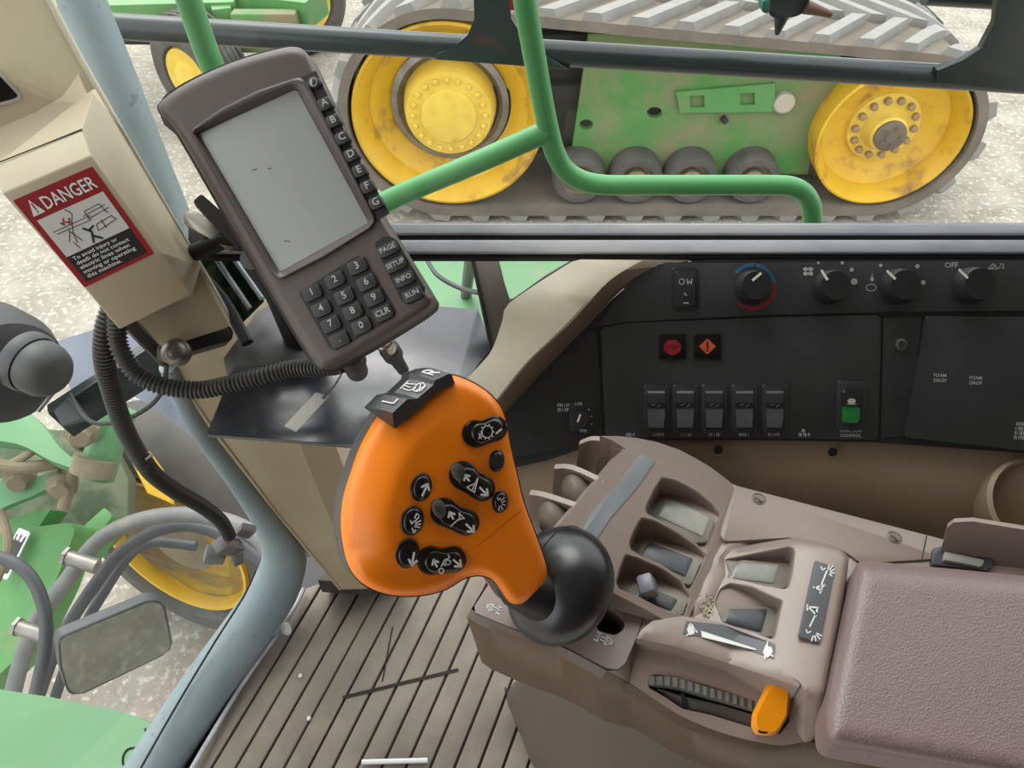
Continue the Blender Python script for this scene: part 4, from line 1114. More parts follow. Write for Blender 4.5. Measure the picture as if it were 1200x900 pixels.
b = NB(); flat(b, DP, ell(998, 470, 5, 3.2, 0, 10), .0093); strokes(b, DP, [[(993, 473.5), (1003, 473.5)]], 1, .0093); part('legend', b, MT['print'], s, sm=False)
# small rotary switch on the corner panel
b = NB(); prism(b, DP, rect(682, 489, 30, 33, 0, 3), -.002, .004, .001); s = part('rotary_switch', b, MT['dash_dark'], dp)
b = NB(); lathe(b, on(680, 492, .004), DP.n, [(.0085, 0), (.008, .009), (.007, .011), (.001, .011)], 24); part('knob', b, MT['knob'], s)
b = NB(); strokes(b, DP, [[(677, 494), (680, 486)]], 2, .0155); part('pointer', b, MT['pointer'], s, sm=False)
b = NB(); scribble(b, 661, 475, 15, 3.4, .0026, 41); scribble(b, 660, 480.5, 12, 3.4, .0026, 42); scribble(b, 679, 473.5, 9, 3, .0045, 43)
for x, y in ((690, 480), (693, 488), (693, 497)): flat(b, DP, ell(x, y, 1, 1, 0, 6), .0045)
scribble(b, 684, 505, 8, 2.8, .0045, 44); part('legend', b, MT['print'], s, sm=False)
b = NB(); text(b, DP, 'FOAM', 1101.5, 440, 5.6, 2, .0034); text(b, DP, 'DROP', 1101.5, 446, 5.6, 2, .0034); text(b, DP, 'FOAM', 1143.5, 443, 5.6, 2, .0034); text(b, DP, 'DROP', 1143.5, 449, 5.6, 2, .0034)
for k in range(4): scribble(b, 1200 - k, 497.5 + k * 5.2, 17, 3.6, .0034, 50 + k, 3)
part('panel_labels', b, MT['print'], rgt, sm=False)

# ---------------------------------------------------------------- beige arch trim round the panel
at = thing('panel_surround', 'beige arched trim around the black control panel', 'trim panel')
outer = [(681, 304), (668, 308), (598, 354), (590, 372), (577, 409), (560, 430), (530, 462), (505, 500), (480, 540)]
crease = [(750, 305), (711, 330), (668, 378), (620, 423), (584, 467), (550, 505), (520, 545)]
def along(L, n):
    P = [Vector(p) for p in smooth(L, 6, False)]; acc = [0]
    for a, b in zip(P, P[1:]): acc.append(acc[-1] + (b - a).length)
    out = []; k = 0
    for i in range(n):
        s = acc[-1] * i / (n - 1)
        while k < len(P) - 2 and acc[k + 1] < s: k += 1
        out.append(P[k].lerp(P[k + 1], (s - acc[k]) / max(1e-9, acc[k + 1] - acc[k])))
    return out
NA = 30
oL, cL, iL = [along(q, NA) for q in (outer, crease, [(809, 305), (769, 316), (732, 337), (689, 380), (633, 438), (596, 481), (570, 512), (545, 548)])]
b = NB()
fk = [min(1, .25 + i / 9) for i in range(NA)]
A_ = [DP.Q(p.x, p.y, .010 * f) for p, f in zip(oL, fk)]; B_ = [DP.Q(p.x, p.y, .030 * f) for p, f in zip(cL, fk)]; C_ = [DP.Q(p.x, p.y, -.001) for p in iL]; M_ = [DP.Q(*(o.lerp(c, .5)), .024 * f) for o, c, f in zip(oL, cL, fk)]
Z_ = [q - DP.n * .03 for q in A_]; Y_ = [q - DP.n * .02 for q in C_]
loops = [[Z_[i], A_[i], M_[i], B_[i].lerp(M_[i], .06), B_[i].lerp(C_[i], .05), C_[i], Y_[i]] for i in range(NA)]
loft(b, loops)
o = part('surround', b, [MT['trim'], MT['trim_edge']], at, ang=30)
for p in o.data.polygons:
    c = p.center
    # the inner reveal takes the brown edge material
    if p.normal.dot(DP.n) < .8 and min((c - q).length for q in C_) < min((c - q).length for q in A_): p.material_index = 1

# ---------------------------------------------------------------- tan ledge below the panel
lg = thing('side_ledge', 'tan moulded side ledge below the black control panel', 'ledge')
def row(L, n=40): return [Vector(p) for p in along(L, n)]
top = row([(582, 543), (620, 532), (700, 517), (800, 516), (950, 517), (1050, 519), (1200, 533), (1300, 544), (1560, 578)])
NP = len(top)
b = NB()
edge = [DP.Q(p.x, p.y - 4, -.016) for p in top]
lip = [q + Vector((0, -.012, -.004)) for q in edge]
w1_ = [q + Vector((0, -.032, -.024)) for q in edge]
w2_ = [q + Vector((0, -.062, -.066)) for q in edge]
w3_ = [q + Vector((0, -.072, -.15)) for q in edge]
loft(b, [edge, lip, w1_, w2_, w3_], False, False, False)
part('ledge', b, MT['tan'], lg, ang=60)
lpn = Plane(w1_[20], (0, -.84, .45))
for x, y in ((842, 527), (976, 530)):
    b = NB(); c = [q for q in [CAM + ray(x, y) * t for t in [.6 + .001 * k for k in range(400)]]]
    lathe(b, lpn.Q(x, y, .002), lpn.n, [(.0045, -.002), (.0045, .0005), (.003, .001), (.0005, .001)], 12); part('plug', b, MT['black'], lg, 'black plug')
k_ = min(range(NP), key=lambda i: abs(top[i].x - 1222)); c = Vector((0, 0, 0)); zc_ = .664; c = zplane(zc_).P(1214, 592)
b = NB()
lathe(b, c, (0, -.45, .9), [(.040, -.06), (.042, .0), (.045, .004), (.049, .001), (.051, -.06)], 40, True, False); part('cup_holder', b, MT['tan'], lg, 'round cup holder ring', ang=50)

# ================================================================ armrest console
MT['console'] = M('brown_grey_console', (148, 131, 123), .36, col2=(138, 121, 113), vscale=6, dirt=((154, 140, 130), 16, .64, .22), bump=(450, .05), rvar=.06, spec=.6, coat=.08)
MT['console_shaded'] = M('shaded_console_side', (88, 72, 60), .36, col2=(98, 78, 58), vscale=5, bump=(450, .05))  # darker console copy, the near side's shade put into its colour
MT['pad'] = M('grained_armrest', (132, 112, 111), .36, col2=(124, 105, 104), vscale=5, bump=(620, .5, 'vor', .0006))
MT['label_grey'] = M('grey_label', (92, 94, 98), .45, col2=(84, 86, 90), vscale=12)
MT['strip_grey'] = M('blank_grey_strip', (140, 147, 152), .4, col2=(130, 136, 141), vscale=14)
MT['sw_dark'] = M('dark_switch', (66, 68, 74), .3, col2=(58, 60, 66), vscale=20)
MT['sw_dusty'] = M('dusty_switch', (128, 132, 130), .3, col2=(152, 150, 142), vscale=26, vamt=.8, rvar=.1)
MT['sw_frame'] = M('switch_frame', (142, 136, 124), .5, col2=(112, 108, 102), vscale=20)
MT['screw_'] = M('worn_screw', (140, 128, 118), .5, metal=.5, col2=(96, 86, 78), vscale=120)
MT['ridge'] = M('grey_green_dial', (98, 98, 94), .5, col2=(110, 108, 100), vscale=20)
MT['lever'] = M('amber_lever', (236, 148, 10), .3, col2=(232, 138, 14), vscale=14)
MT['orange'] = M('orange_shell', (250, 134, 10), .36, col2=(248, 130, 12), vscale=6, bump=(500, .03))
MT['joy_back'] = M('grey_shell', (74, 72, 72), .4)
MT['joy_black'] = M('joystick_black', (20, 18, 19), .25, coat=.2)
MT['boot'] = M('boot_black', (30, 31, 34), .28, coat=.2)
ZD = .70
DK = zplane(ZD)                                           # deck of the console
cs = thing('armrest_console', 'brown grey armrest console with recessed switches and throttle slider', 'console')
# ---- ramps: H rises to the front strip, R2 rises towards the pad
H = plane3(DK.P(849, 603), DK.P(806, 723), DK.Q(722, 590, .038))
R2 = plane3(DK.P(851, 662), DK.P(837, 708), DK.Q(955, 705, .027))
EDGE = [(545, 704), (557, 716), (609, 741), (660, 760), (711, 786), (735, 800), (762, 814), (800, 838), (850, 858), (905, 872), (950, 868), (975, 880), (1080, 908), (1300, 960)]
deck = [(571, 687), (600, 670), (640, 650), (700, 560), (730, 520), (790, 527), (862, 569), (1105, 632), (1300, 682), (1300, 900), (975, 840), (948, 812), (935, 804), (850, 776), (790, 757), (745, 750), (737, 768), (733, 779), (722, 786), (711, 784), (660, 758), (609, 740), (557, 718), (556, 710)]
def vdrop(p, z): return Vector((p.x, p.y, z))
slot = rp([(697, 722), (690, 707), (715, 711), (730, 722), (733, 735), (722, 745), (700, 739)], 5, 3)
# pocket rims, traced on the ramps (far edge, right tip, near edge, left edge)
pk1 = rp([(775, 558), (793, 562), (817, 575), (836, 591), (846, 603), (829, 651), (817, 638), (793, 621), (767, 607), (756, 601), (755, 594), (766, 571)], 3, 2)
pk2 = rp([(751, 605), (767, 609), (793, 623), (817, 640), (829, 652), (808, 697), (799, 678), (775, 662), (748, 650), (737, 643), (736, 634), (743, 617)], 3, 2)
pk3 = rp([(732, 648), (748, 653), (775, 665), (799, 681), (811, 699), (803, 723), (784, 718), (748, 700), (724, 690), (720, 681), (725, 664)], 3, 2)
pkA = rp([(848, 655), (892, 646), (928, 639), (933, 643), (930, 672), (925, 690), (918, 691), (895, 687), (868, 680), (856, 678)], 3, 2)
pkB = rp([(836, 706), (843, 689), (855, 682), (881, 686), (900, 695), (919, 703), (916, 716), (909, 748), (905, 750), (881, 741), (846, 731)], 3, 2)
def shrink(L, k):
    c = (sum(p[0] for p in L) / len(L), sum(p[1] for p in L) / len(L)); return [(c[0] + (x - c[0]) * k, c[1] + (y - c[1]) * k) for x, y in L]
def hump_h(x, y):
    return max(0.0, (H.P(x, y).z - ZD))
# --- hump top (H) with three pockets
pk1, pk2, pk3, pkA, pkB = [shrink(q, .985) for q in (pk1, pk2, pk3, pkA, pkB)]
hump = [(680, 514), (700, 511), (742, 513), (770, 518), (795, 528), (830, 546), (858, 566), (866, 576), (858, 600), (845, 640), (826, 684), (808, 722), (797, 737), (760, 716), (727, 699), (660, 664), (640, 640), (672, 600), (705, 560), (735, 528), (730, 524)]
front = [(735, 530), (712, 560), (690, 586), (668, 612), (640, 640)]            # crest above the fins
hump_top = [(703, 511), (724, 511), (745, 513), (770, 518), (796, 527), (815, 537), (832, 547), (848, 559), (858, 567), (864, 578), (858, 600), (845, 640), (826, 684), (808, 722), (797, 737), (760, 716), (727, 699), (660, 664), (630, 648), (655, 615), (678, 588), (702, 560), (722, 536), (733, 526), (716, 515)]
def HP(x, y): return H.Q(x, y)
b = NB()
cdt_plate(b, hump_top, [pk1, pk2, pk3], HP)
wall_mat = NB()
for pk in (pk1, pk2, pk3):
    rim = [H.Q(*p) for p in pk]; c = sum(rim, Vector()) / len(rim)
    fl = [Vector((q.x + (c.x - q.x) * .05, q.y + (c.y - q.y) * .05, ZD - .0015)) for q in rim]
    lip = [q - Vector((0, 0, .0012)) + (c - q).normalized() * .0012 for q in rim]
    loft(b, [rim, lip, fl], False, True)
# skirt of the hump down to the deck
sk = [H.Q(*p) for p in hump_top]
loft(b, [sk, [Vector((q.x, q.y, min(ZD - .004, q.z))) for q in sk]], False, False)
# --- right ramp with two pockets and the label shoulder
r2 = [(849, 653), (860, 643), (892, 636), (929, 630.5), (945, 632), (968, 637), (986, 643), (995, 654), (992, 680), (984, 725), (974, 775), (966, 820), (957, 864), (944, 868), (941, 850), (946, 812), (938, 800), (925, 790), (909, 772), (880, 762), (840, 749), (800, 743), (804, 727), (836, 707), (842, 690), (850, 675)]
SH = .027
rim_edge = [(866, 641), (892, 636), (929, 630.5), (945, 632), (968, 637), (986, 643), (995, 654), (992, 680), (984, 725), (974, 775), (966, 820), (957, 864)]
def edist(x, y):
    best = 1e9
    for (ax, ay), (bx, by) in zip(rim_edge, rim_edge[1:]):
        dx, dy = bx - ax, by - ay; t = max(0, min(1, ((x - ax) * dx + (y - ay) * dy) / (dx * dx + dy * dy))); best = min(best, math.hypot(x - ax - t * dx, y - ay - t * dy))
    return best
def RP(x, y):
    z = R2.P(x, y).z - ZD - max(0, (y - 808) / 58) * .05 * (1 if x > 930 else 0)
    k = (z - SH) / .008                       # soft turn onto the flat shoulder
    z = SH + .0 if k > 1 else (z if k < -1 else SH - .008 * (1 - k) ** 2 / 4)
    t = min(1, edist(x, y) / 10); z -= .007 * (1 - math.sqrt(max(0, 1 - (1 - t) ** 2)))
    return DK.Q(x, y, z)
b3 = NB()
r2r = []
for p, q in zip(r2, r2[1:] + r2[:1]):
    n_ = max(1, int(math.hypot(q[0] - p[0], q[1] - p[1]) / 8)); r2r += [(p[0] + (q[0] - p[0]) * i_ / n_, p[1] + (q[1] - p[1]) * i_ / n_) for i_ in range(n_)]
r2r = resample(r2, 4)
cdt_plate(b3, r2r, [pkA, pkB], RP, ring_pts(r2r, 6, (pkA, pkB), (1.2, 3, 5.5, 8.5)))
for pk in (pkA, pkB):
    rim = [RP(*p) for p in pk]; c = sum(rim, Vector()) / len(rim)
    fl = [Vector((q.x + (c.x - q.x) * .04, q.y + (c.y - q.y) * .04, ZD - .0015)) for q in rim]
    lip = [q - Vector((0, 0, .001)) + (c - q).normalized() * .001 for q in rim]
    loft(b3, [rim, lip, fl], False, True)
sk = [RP(*p) for p in r2r]; loft(b3, [sk, [Vector((q.x, q.y, min(ZD - .03, q.z))) for q in sk]], False, False)
merge(b, b3)
# deck plate with slot, outside the pockets
b3 = NB()
hull = [[(x, y) for x, y in shrink(q, 1.0)] for q in ()]
holes_fp = []
def footprint(rimpts, plf):      # where a pocket's floor sits, seen on the deck
    return rimpts
cdt_plate(b3, deck, [slot], lambda x, y: DK.Q(x, y, -.0045 if (inside((x, y), hump_top) or inside((x, y), r2)) else 0), grid_in(deck, 14, 4, (slot,)))
merge(b, b3)
rim = [DK.Q(*p) for p in slot]; loft(b, [rim, [q - Vector((0, 0, .03)) for q in rim]], False, False)
cbody = part('deck', b, MT['console'], cs, ang=28)
b = NB(); flat(b, DK, shrink(slot, 1.05), -.028); part('slot_bottom', b, MT['black'], cs, 'black slot', sm=False)
# front plate seam lines
b = NB(); seam = smooth([(622, 684), (660, 702), (700, 716), (738, 706 - 0), (752, 714), (753, 728), (745, 750), (737, 768), (733, 778), (724, 785)], 3, False)
strokes(b, DK, [[(622, 680), (680, 690), (727, 699), (748, 709), (755, 717), (753, 728), (745, 750), (737, 768), (733, 778), (724, 785), (711, 784), (660, 758), (609, 740), (557, 719)]], 1.3, .0006)
part('plate_seam', b, MT['dash_dark'], cbody, sm=False)
# rear plate
b = NB(); rpl = rp([(862, 569), (1105, 632), (1104, 655), (1010, 660), (985, 643), (945, 632), (925, 630), (850, 634), (844, 628), (846, 616)], 2.5, 3)
prism(b, DK, rpl, -.01, .0022, .001); rp_ = part('rear_plate', b, MT['console'], cs)
for x, y in ((889, 585), (1048, 630)):
    b = NB(); c = DK.Q(x, y, .002); lathe(b, c, (0, 0, 1), [(.0066, 0), (.0066, .0006), (.0060, .0008), (.0056, .0001), (.0050, .0001), (.0046, .0010), (.001, .0012)], 24); s = part('screw', b, MT['screw_'], rp_)
    b = NB(); strokes(b, DK, [[(x - 4, y - 2), (x + 1, y + .5)], [(x, y + 2), (x + 4, y + 3)]], 1.4, .0034); part('screw_slot', b, MT['dash_dark'], s, sm=False)
b = NB(); strokes(b, DK, [[(1086, 628), (1080, 657)]], 1.4, .0028); part('plate_joint', b, MT['dash_dark'], rp_, sm=False)
# ---- slanted near side: throttle shelf, skirt
b = NB()
ridge = along([(745, 750), (790, 757), (850, 776), (905, 794), (932, 803), (947, 809)], 16)
lower = along([(737, 800), (762, 816), (800, 840), (850, 860), (905, 873), (930, 872), (946, 868)], 16)
ri = [DK.Q(p.x, p.y, .006) for p in ridge]; ri0 = [DK.Q(p.x, p.y - 6, .0075) for p in ridge]
SP = plane3(DK.Q(750, 775, -.012), DK.Q(930, 830, -.012), DK.Q(840, 856, -.03))
lo = [SP.Q(p.x, p.y) for p in lower]
und = [q + Vector((0, .004, -.012)) for q in ri]
midl = [SP.Q(*(r_.lerp(l_, .38))) for r_, l_ in zip(ridge, lower)]
slot2 = rp([(759, 797), (764, 790), (790, 793), (828, 803), (886, 822), (884, 850), (880, 853), (833, 838), (800, 831), (778, 816), (760, 806)], 3, 2)
loft(b, [ri0, ri, und, midl], False, False, False)
outl = [(p.x, p.y) for p in [r_.lerp(l_, .38) for r_, l_ in zip(ridge, lower)]] + [(p.x, p.y) for p in reversed(lower)]
cdt_plate(b, outl, [slot2], lambda x, y: SP.Q(x, y), grid_in(outl, 10, 3, (slot2,)))
rim = [SP.Q(*p) for p in slot2]; loft(b, [rim, [q - SP.n * .02 for q in rim]], False, True)
# ridge cap joining the label strip
capo = [(745, 748), (752, 738), (765, 727), (800, 722), (850, 730), (905, 752), (938, 790), (937, 806), (905, 794), (850, 776), (790, 757)]
def LS(x, y, e=0.0):      # the ridge follows the ramp behind it
    return DK.Q(x, y, min(SH, max(.0085, RP(x, y).z - ZD)) + e)
co_ = rp(capo, 3, 2)
b3 = NB(); cdt_plate(b3, co_, [], lambda x, y: LS(x, y, .0 if pdist((x, y), co_) > 2 else -.0012), grid_in(co_, 9, 2.6))
tp = [LS(*p, -.0012) for p in co_]; loft(b3, [tp, [Vector((q.x, q.y, ZD - .012)) for q in tp]], False, False); merge(b, b3)
fa = [DK.Q(*p) for p in ((745, 750), (737, 768), (733, 779), (722, 786), (711, 786))]
loft(b, [fa, [midl[0].lerp(lo[0], i / 4) for i in range(5)]], False, False, False)
part('throttle_shelf', b, MT['console'], cs, ang=30)
# skirt around front and near side
b = NB()
e0 = [DK.Q(p.x, p.y, 0) for p in along([(640, 650), (600, 668), (571, 686), (557, 706), (556, 717), (609, 740.5), (660, 759), (711, 786)], 24)]
e0 += [SP.Q(p.x, p.y) for p in along([(735, 800), (762, 816), (800, 840), (850, 860), (905, 873), (948, 868)], 14)]
e0 += [DK.Q(*p, -.03) for p in ((985, 880), (1080, 910), (1320, 968))]
def rowz(d, dz, dx=0): return [q + Vector((dx, d, dz)) for q in e0]
e1 = [q + Vector((-.004, -.004, -.006)) for q in e0]
z2 = .60; e2 = [Vector((q.x + .006, q.y - .002, z2 + .25 * (q.z - ZD))) for q in e0]
e3 = [Vector((q.x + .035, q.y + .012, .545)) for q in e0]
e4 = [Vector((q.x + .06, q.y + .06, .535)) for q in e0]
loft(b, [e0, e1, e2, e3, e4], False, False, False)
part('side_skirt', b, MT['console_shaded'], cs, ang=45)
# back wall so the body is closed from behind
b = NB()
bw = [DK.Q(*p) for p in ((700, 560), (735, 520), (795, 528), (862, 569), (1105, 632), (1300, 682))]
loft(b, [bw, [Vector((q.x, q.y, .55)) for q in bw]], False, False, False); part('back_wall', b, MT['console_shaded'], cs)
# ---- fins at the front of the hump with scooped wells
def fin(tip, root, far_tip_low, low_root, name='fin'):
    pass
b = NB()
fins = [((680, 516), (700, 511), (735, 524), (716, 552)), ((651, 544), (672, 545), (708, 561), (690, 582)), ((622, 574), (640, 577), (683, 591), (664, 612))]
for k, (tip, t2, rt, rl) in enumerate(fins):
    hz = H.Q(*rt).z
    P0 = zplane(hz - .003)
    top = [P0.P(*tip), P0.P(*t2), H.Q(*rt)]
    n = 8; cur = [Vector(p) for p in smooth([tuple(q) for q in top], n // 2, False)]
    th = .0055
    up_ = cur; nr = [q + Vector((-.3, -.95, 0)) * th for q in cur]
    dn = []
    for i, q in enumerate(cur):
        dn.append(Vector((q.x, q.y, ZD - .03)))
    loft(b, [up_, nr, [Vector((q.x, q.y, ZD - .03)) for q in nr]], False, False, False)
    loft(b, [up_, [Vector((q.x, q.y, ZD - .03)) for q in up_]], False, False, False)
    # front edge of the fin
    loft(b, [[up_[0], nr[0]], [dn[0], Vector((nr[0].x, nr[0].y, ZD - .03))]], False, False, False)
# front face of the hump below the crest: three wells with rounded ridges
cr = [H.Q(*p) for p in ((735, 524), (722, 536), (702, 560), (678, 588), (655, 615), (630, 648))]
loft(b, [cr, [Vector((q.x - .006, q.y, q.z - .006)) for q in cr], [Vector((q.x - .022, q.y - .004, ZD - .03)) for q in cr]], False, False, False)
part('front_fins', b, MT['console'], cs, ang=30)
b = NB()
for (x, y, zz) in ((710, 560, .0), (683, 590, .0), (655, 622, .0)):
    c = H.Q(x, y) + Vector((-.019, -.002, -.034)); ellipsoid(b, c, (1, .25, .35), .016, .032)
part('paddle_dial', b, M('dial_brown', (104, 90, 80), .5), cs, 'rounded dial between the front fins')
# blank grey strip along the crest
b = NB(); prism(b, H, rp([(751, 532), (768, 541), (746, 572), (715, 607), (694, 641), (676, 634), (695, 598), (725, 566)], 2, 2), -.001, .0008, .0004); part('blank_strip', b, MT['strip_grey'], cs, 'blank grey strip')
# ---- switches in the pockets
PF = zplane(ZD - .0015)
def pocket_switch(fr, pad, mat_, name='paddle_switch', tilt=.0006):
    bb = NB(); prism(bb, PF, rp(fr, 3, 3), -.002, .0036, .001); f = part(name, bb, MT['sw_frame'], cs)
    bb = NB()
    q = [PF.Q(*p, .0036) for p in rp(pad, 2, 3)]; c = sum(q, Vector()) / len(q)
    loft(bb, [q, [p + Vector((0, 0, tilt)) for p in q], [p + (c - p) * .12 + Vector((0, 0, tilt + .0006)) for p in q]]); part('paddle', bb, mat_, f)
    return f
pocket_switch([(770, 586), (780, 581), (838, 607), (828, 636), (812, 636), (764, 612)], [(777, 589), (783, 585), (832, 607), (823, 629), (772, 606)], MT['sw_dusty'])
pocket_switch([(750, 636), (762, 632), (822, 656), (810, 686), (796, 682), (746, 658)], [(757, 640), (762, 636), (812, 655), (803, 676), (750, 654)], MT['sw_dark'])
pocket_switch([(738, 688), (747, 682), (806, 703), (799, 722), (780, 718), (732, 700)], [(748, 692), (753, 686), (794, 703), (786, 716), (744, 700)], MT['sw_dark'])
b = NB(); bar(b, PF.Q(750, 690, .012), PF.Q(768, 684, .018), .018, .016, (0, 0, 1), .003); part('toggle_lock', b, M('lavender_grey', (122, 122, 132), .35), cs, 'pale grey toggle lock')
pocket_switch([(856, 664), (868, 656), (926, 660), (922, 688), (914, 690), (852, 678)], [(862, 664), (868, 660), (913, 662), (906, 684), (856, 678)], MT['sw_dusty'])
pocket_switch([(846, 717), (855, 710), (915, 712), (908, 746), (898, 746), (842, 730)], [(852, 718), (856, 714), (899, 714), (892, 741), (847, 730)], MT['sw_dark'])
# crumbs of dust in the valley
b = NB(); rnd = random.Random(8)
for i in range(70):
    x, y = rnd.gauss(829, 5), rnd.gauss(712, 9)
    bmesh.ops.create_icosphere(b, subdivisions=1, radius=rnd.uniform(.0004, .0010), matrix=Matrix.Translation(DK.Q(x, y, .0006)))
solo('dust_crumbs', b, M('straw_dust', (196, 184, 160), .9), 'straw coloured dust crumbs in the valley between the switch pockets', 'dust', kind='stuff')
# ---- labels
lb_ = rp([(804, 727.5), (847, 732), (909, 755), (907, 772), (873, 760), (833, 747), (800, 743)], 1.2, 2)
b = NB(); cdt_plate(b, lb_, [], lambda x, y: LS(x, y, .0006), grid_in(lb_, 6, 1.5)); l1 = part('speed_label', b, MT['label_grey'], cs, 'grey rabbit and tortoise label')
class _LS:
    def Q(s, x, y, h=0.0): return LS(x, y, h)
LSP = _LS()
b = NB(); flat(b, LSP, [(821.5, 739), (822.5, 746.5), (886, 762), (886.5, 760.5)], .0011)
flat(b, LSP, [(894, 764), (897, 756), (899, 754.5), (900, 757), (904, 758.5), (905.5, 763), (903, 768), (899, 771), (896, 769)], .0011)
strokes(b, LSP, [[(896, 769), (896.5, 772.5)], [(903, 767), (906, 769)], [(899, 755), (899.5, 752)]], 1.6, .0011)
flat(b, LSP, [(805, 737), (808, 733), (813, 734), (815, 738), (813, 743), (808, 744.5), (806, 741)], .0011)
strokes(b, LSP, [[(807, 734), (809, 730.5), (812, 733)], [(814, 737), (817, 741)], [(807, 743), (804.5, 744.5)]], 1.6, .0011)
part('legend', b, MT['white'], l1, sm=False)
b = NB(); LB = Plane(DK.Q(958, 700, SH), (0, 0, 1)); prism(b, LB, rp([(955, 656.5), (978.5, 664), (961, 753.5), (935.5, 745)], 2, 2), -.001, .0016, .0003); l2 = part('boom_label', b, MT['label_grey'], cs, 'grey spray boom label')
b = NB()
strokes(b, LB, [[(969, 669), (961, 689)], [(969, 684), (955, 689)], [(953, 688), (963, 692)], [(969, 684), (961, 689.5)], [(963, 690), (961, 695)],
   [(947, 711), (959, 712)], [(947, 711), (956, 720)], [(958, 712), (956, 722)], [(957, 718), (949, 734)], [(946, 715), (946, 709)]], 1.8, .0019)
strokes(b, LB, [[(970, 667), (972, 662)], [(972, 668), (976, 663)], [(973, 670), (978, 667)], [(973, 672), (978, 671)], [(972, 673), (975, 675)], [(962, 664), (964, 668)], [(964, 668), (967, 666)],
   [(953, 745), (951, 751)], [(955, 745), (956, 751)], [(957, 744), (961, 749)], [(957, 742), (963, 745)], [(945, 738), (946, 742)], [(946, 742), (950, 740)]], 1.4, .0019)
part('legend', b, MT['white'], l2, sm=False)
# tractor signs on the front plate
b = NB()
def trac(x, y, s, a):
    c, q = math.cos(R(a)), math.sin(R(a)); T = lambda u, v: (x + (u * c - v * q) * s, y + (u * q + v * c) * s)
    for u, v, w_, h_ in ((-7, -4.5, 6, 2.2), (-7, 4.5, 6, 2.2), (4, -4.2, 5, 2.2), (4, 4.2, 5, 2.2), (0, 0, 7, 5)):
        flat(b, DK, [T(u - w_ / 2, v - h_ / 2), T(u + w_ / 2, v - h_ / 2), T(u + w_ / 2, v + h_ / 2), T(u - w_ / 2, v + h_ / 2)], .0006)
    strokes(b, DK, [[T(-9, 0), T(9, 0)], [T(-6, -4), T(-6, 4)], [T(4, -4), T(4, 4)]], 1.5 * s, .0006)
    strokes(b, DK, [[T(7, -3), T(13, 0), T(7, 3)], [T(13, 0), T(4, 0)]], 1.3 * s, .0007)
trac(707, 749, 1.05, 24); trac(579, 713, .85, 200)
part('drive_symbols', b, MT['white'], cs, 'white tractor and arrow symbols', sm=False)
# ---- throttle dial and amber lever
b = NB()
dl = along([(760, 798), (790, 800), (828, 811), (890, 829)], 60)
for row_ in (0,):
    rings = []
    for i, p in enumerate(dl):
        t = i / 59; hgt = .001 + .006 * math.sin(math.pi * min(1, t * 1.05 + .08)) + (.0012 if (i // 2) % 2 else -.0006)
        q0 = SP.Q(p.x, p.y - 7, -.004); q1 = SP.Q(p.x, p.y - 6, hgt - .001); q2 = SP.Q(p.x, p.y + 4, hgt); q3 = SP.Q(p.x, p.y + 8, -.006)
        rings.append([q0, q1, q2, q3])
    loft(b, rings)
dial = part('throttle_dial', b, MT['ridge'], cs, 'ribbed grey throttle dial', ang=20)
b = NB(); prism(b, SP, rp([(768, 806), (800, 816), (850, 828), (884, 838), (880, 851), (833, 836), (800, 829), (780, 816)], 2, 2), -.015, -.004, .001); sl = part('slider_sill', b, M('sill_grey', (88, 84, 80), .5), cs, 'dark grey sill under the dial')
b = NB(); prism(b, SP, [(797, 812), (801, 812), (806, 829), (800, 828)], -.008, -.0025); prism(b, SP, [(886, 836), (926, 826), (927, 846), (915, 862), (884, 856)], -.02, .0, .001); part('slot_shade', b, MT['black'], sl)
b = NB()
body = [(909, 793), (920, 793), (927, 802), (924, 838), (912, 859), (903, 863), (885, 861), (880, 852), (881, 837), (898, 803)]
lo_ = [SP.Q(*p, .004) for p in rp(body, 3, 2)]; mid_ = [SP.Q(*p, .012) for p in rp(body, 3, 2)]
facet = [(911, 797), (918, 797), (921, 804), (915, 838), (908, 845), (889, 847), (886, 843), (888, 836), (903, 804)]
hi_ = [q + (sum(mid_, Vector()) / len(mid_) - q) * .22 + SP.n * .006 for q in mid_]
loft(b, [lo_, mid_, hi_]); part('amber_lever', b, MT['lever'], dial, 'amber throttle lever', ang=25)
b = NB(); flat(b, Plane(SP.Q(896, 857, .013), SP.n), ell(893, 856, 6, 2.4, 8, 12), 0); 
bmesh.ops.translate(b, verts=b.verts, vec=SP.n * .0045); part('lever_hole', b, MT['black'], dial, sm=False)
# ---- rear pod with flap and switch beside the pad
b = NB()
fl = [DK.Q(*p, h) for p, h in (((1100, 655), .0), ((1110, 618), .028), ((1118, 612), .034), ((1140, 611), .036), ((1320, 640), .036), ((1320, 680), 0))]
loft(b, [fl, [q + Vector((.002, .004, 0)) for q in fl]]); part('rear_flap', b, MT['console'], cs, ang=25)
b = NB(); prism(b, DK, rp([(1093, 642), (1108, 640), (1165, 654), (1160, 668), (1092, 662)], 3), .0, .006, .002); f = part('rear_switch', b, MT['sw_dark'], cs)
b = NB(); prism(b, DK, rp([(1107, 646), (1154, 656), (1150, 664), (1106, 656)], 2), .0, .0095, .001); part('paddle', b, MT['sw_dusty'], f)

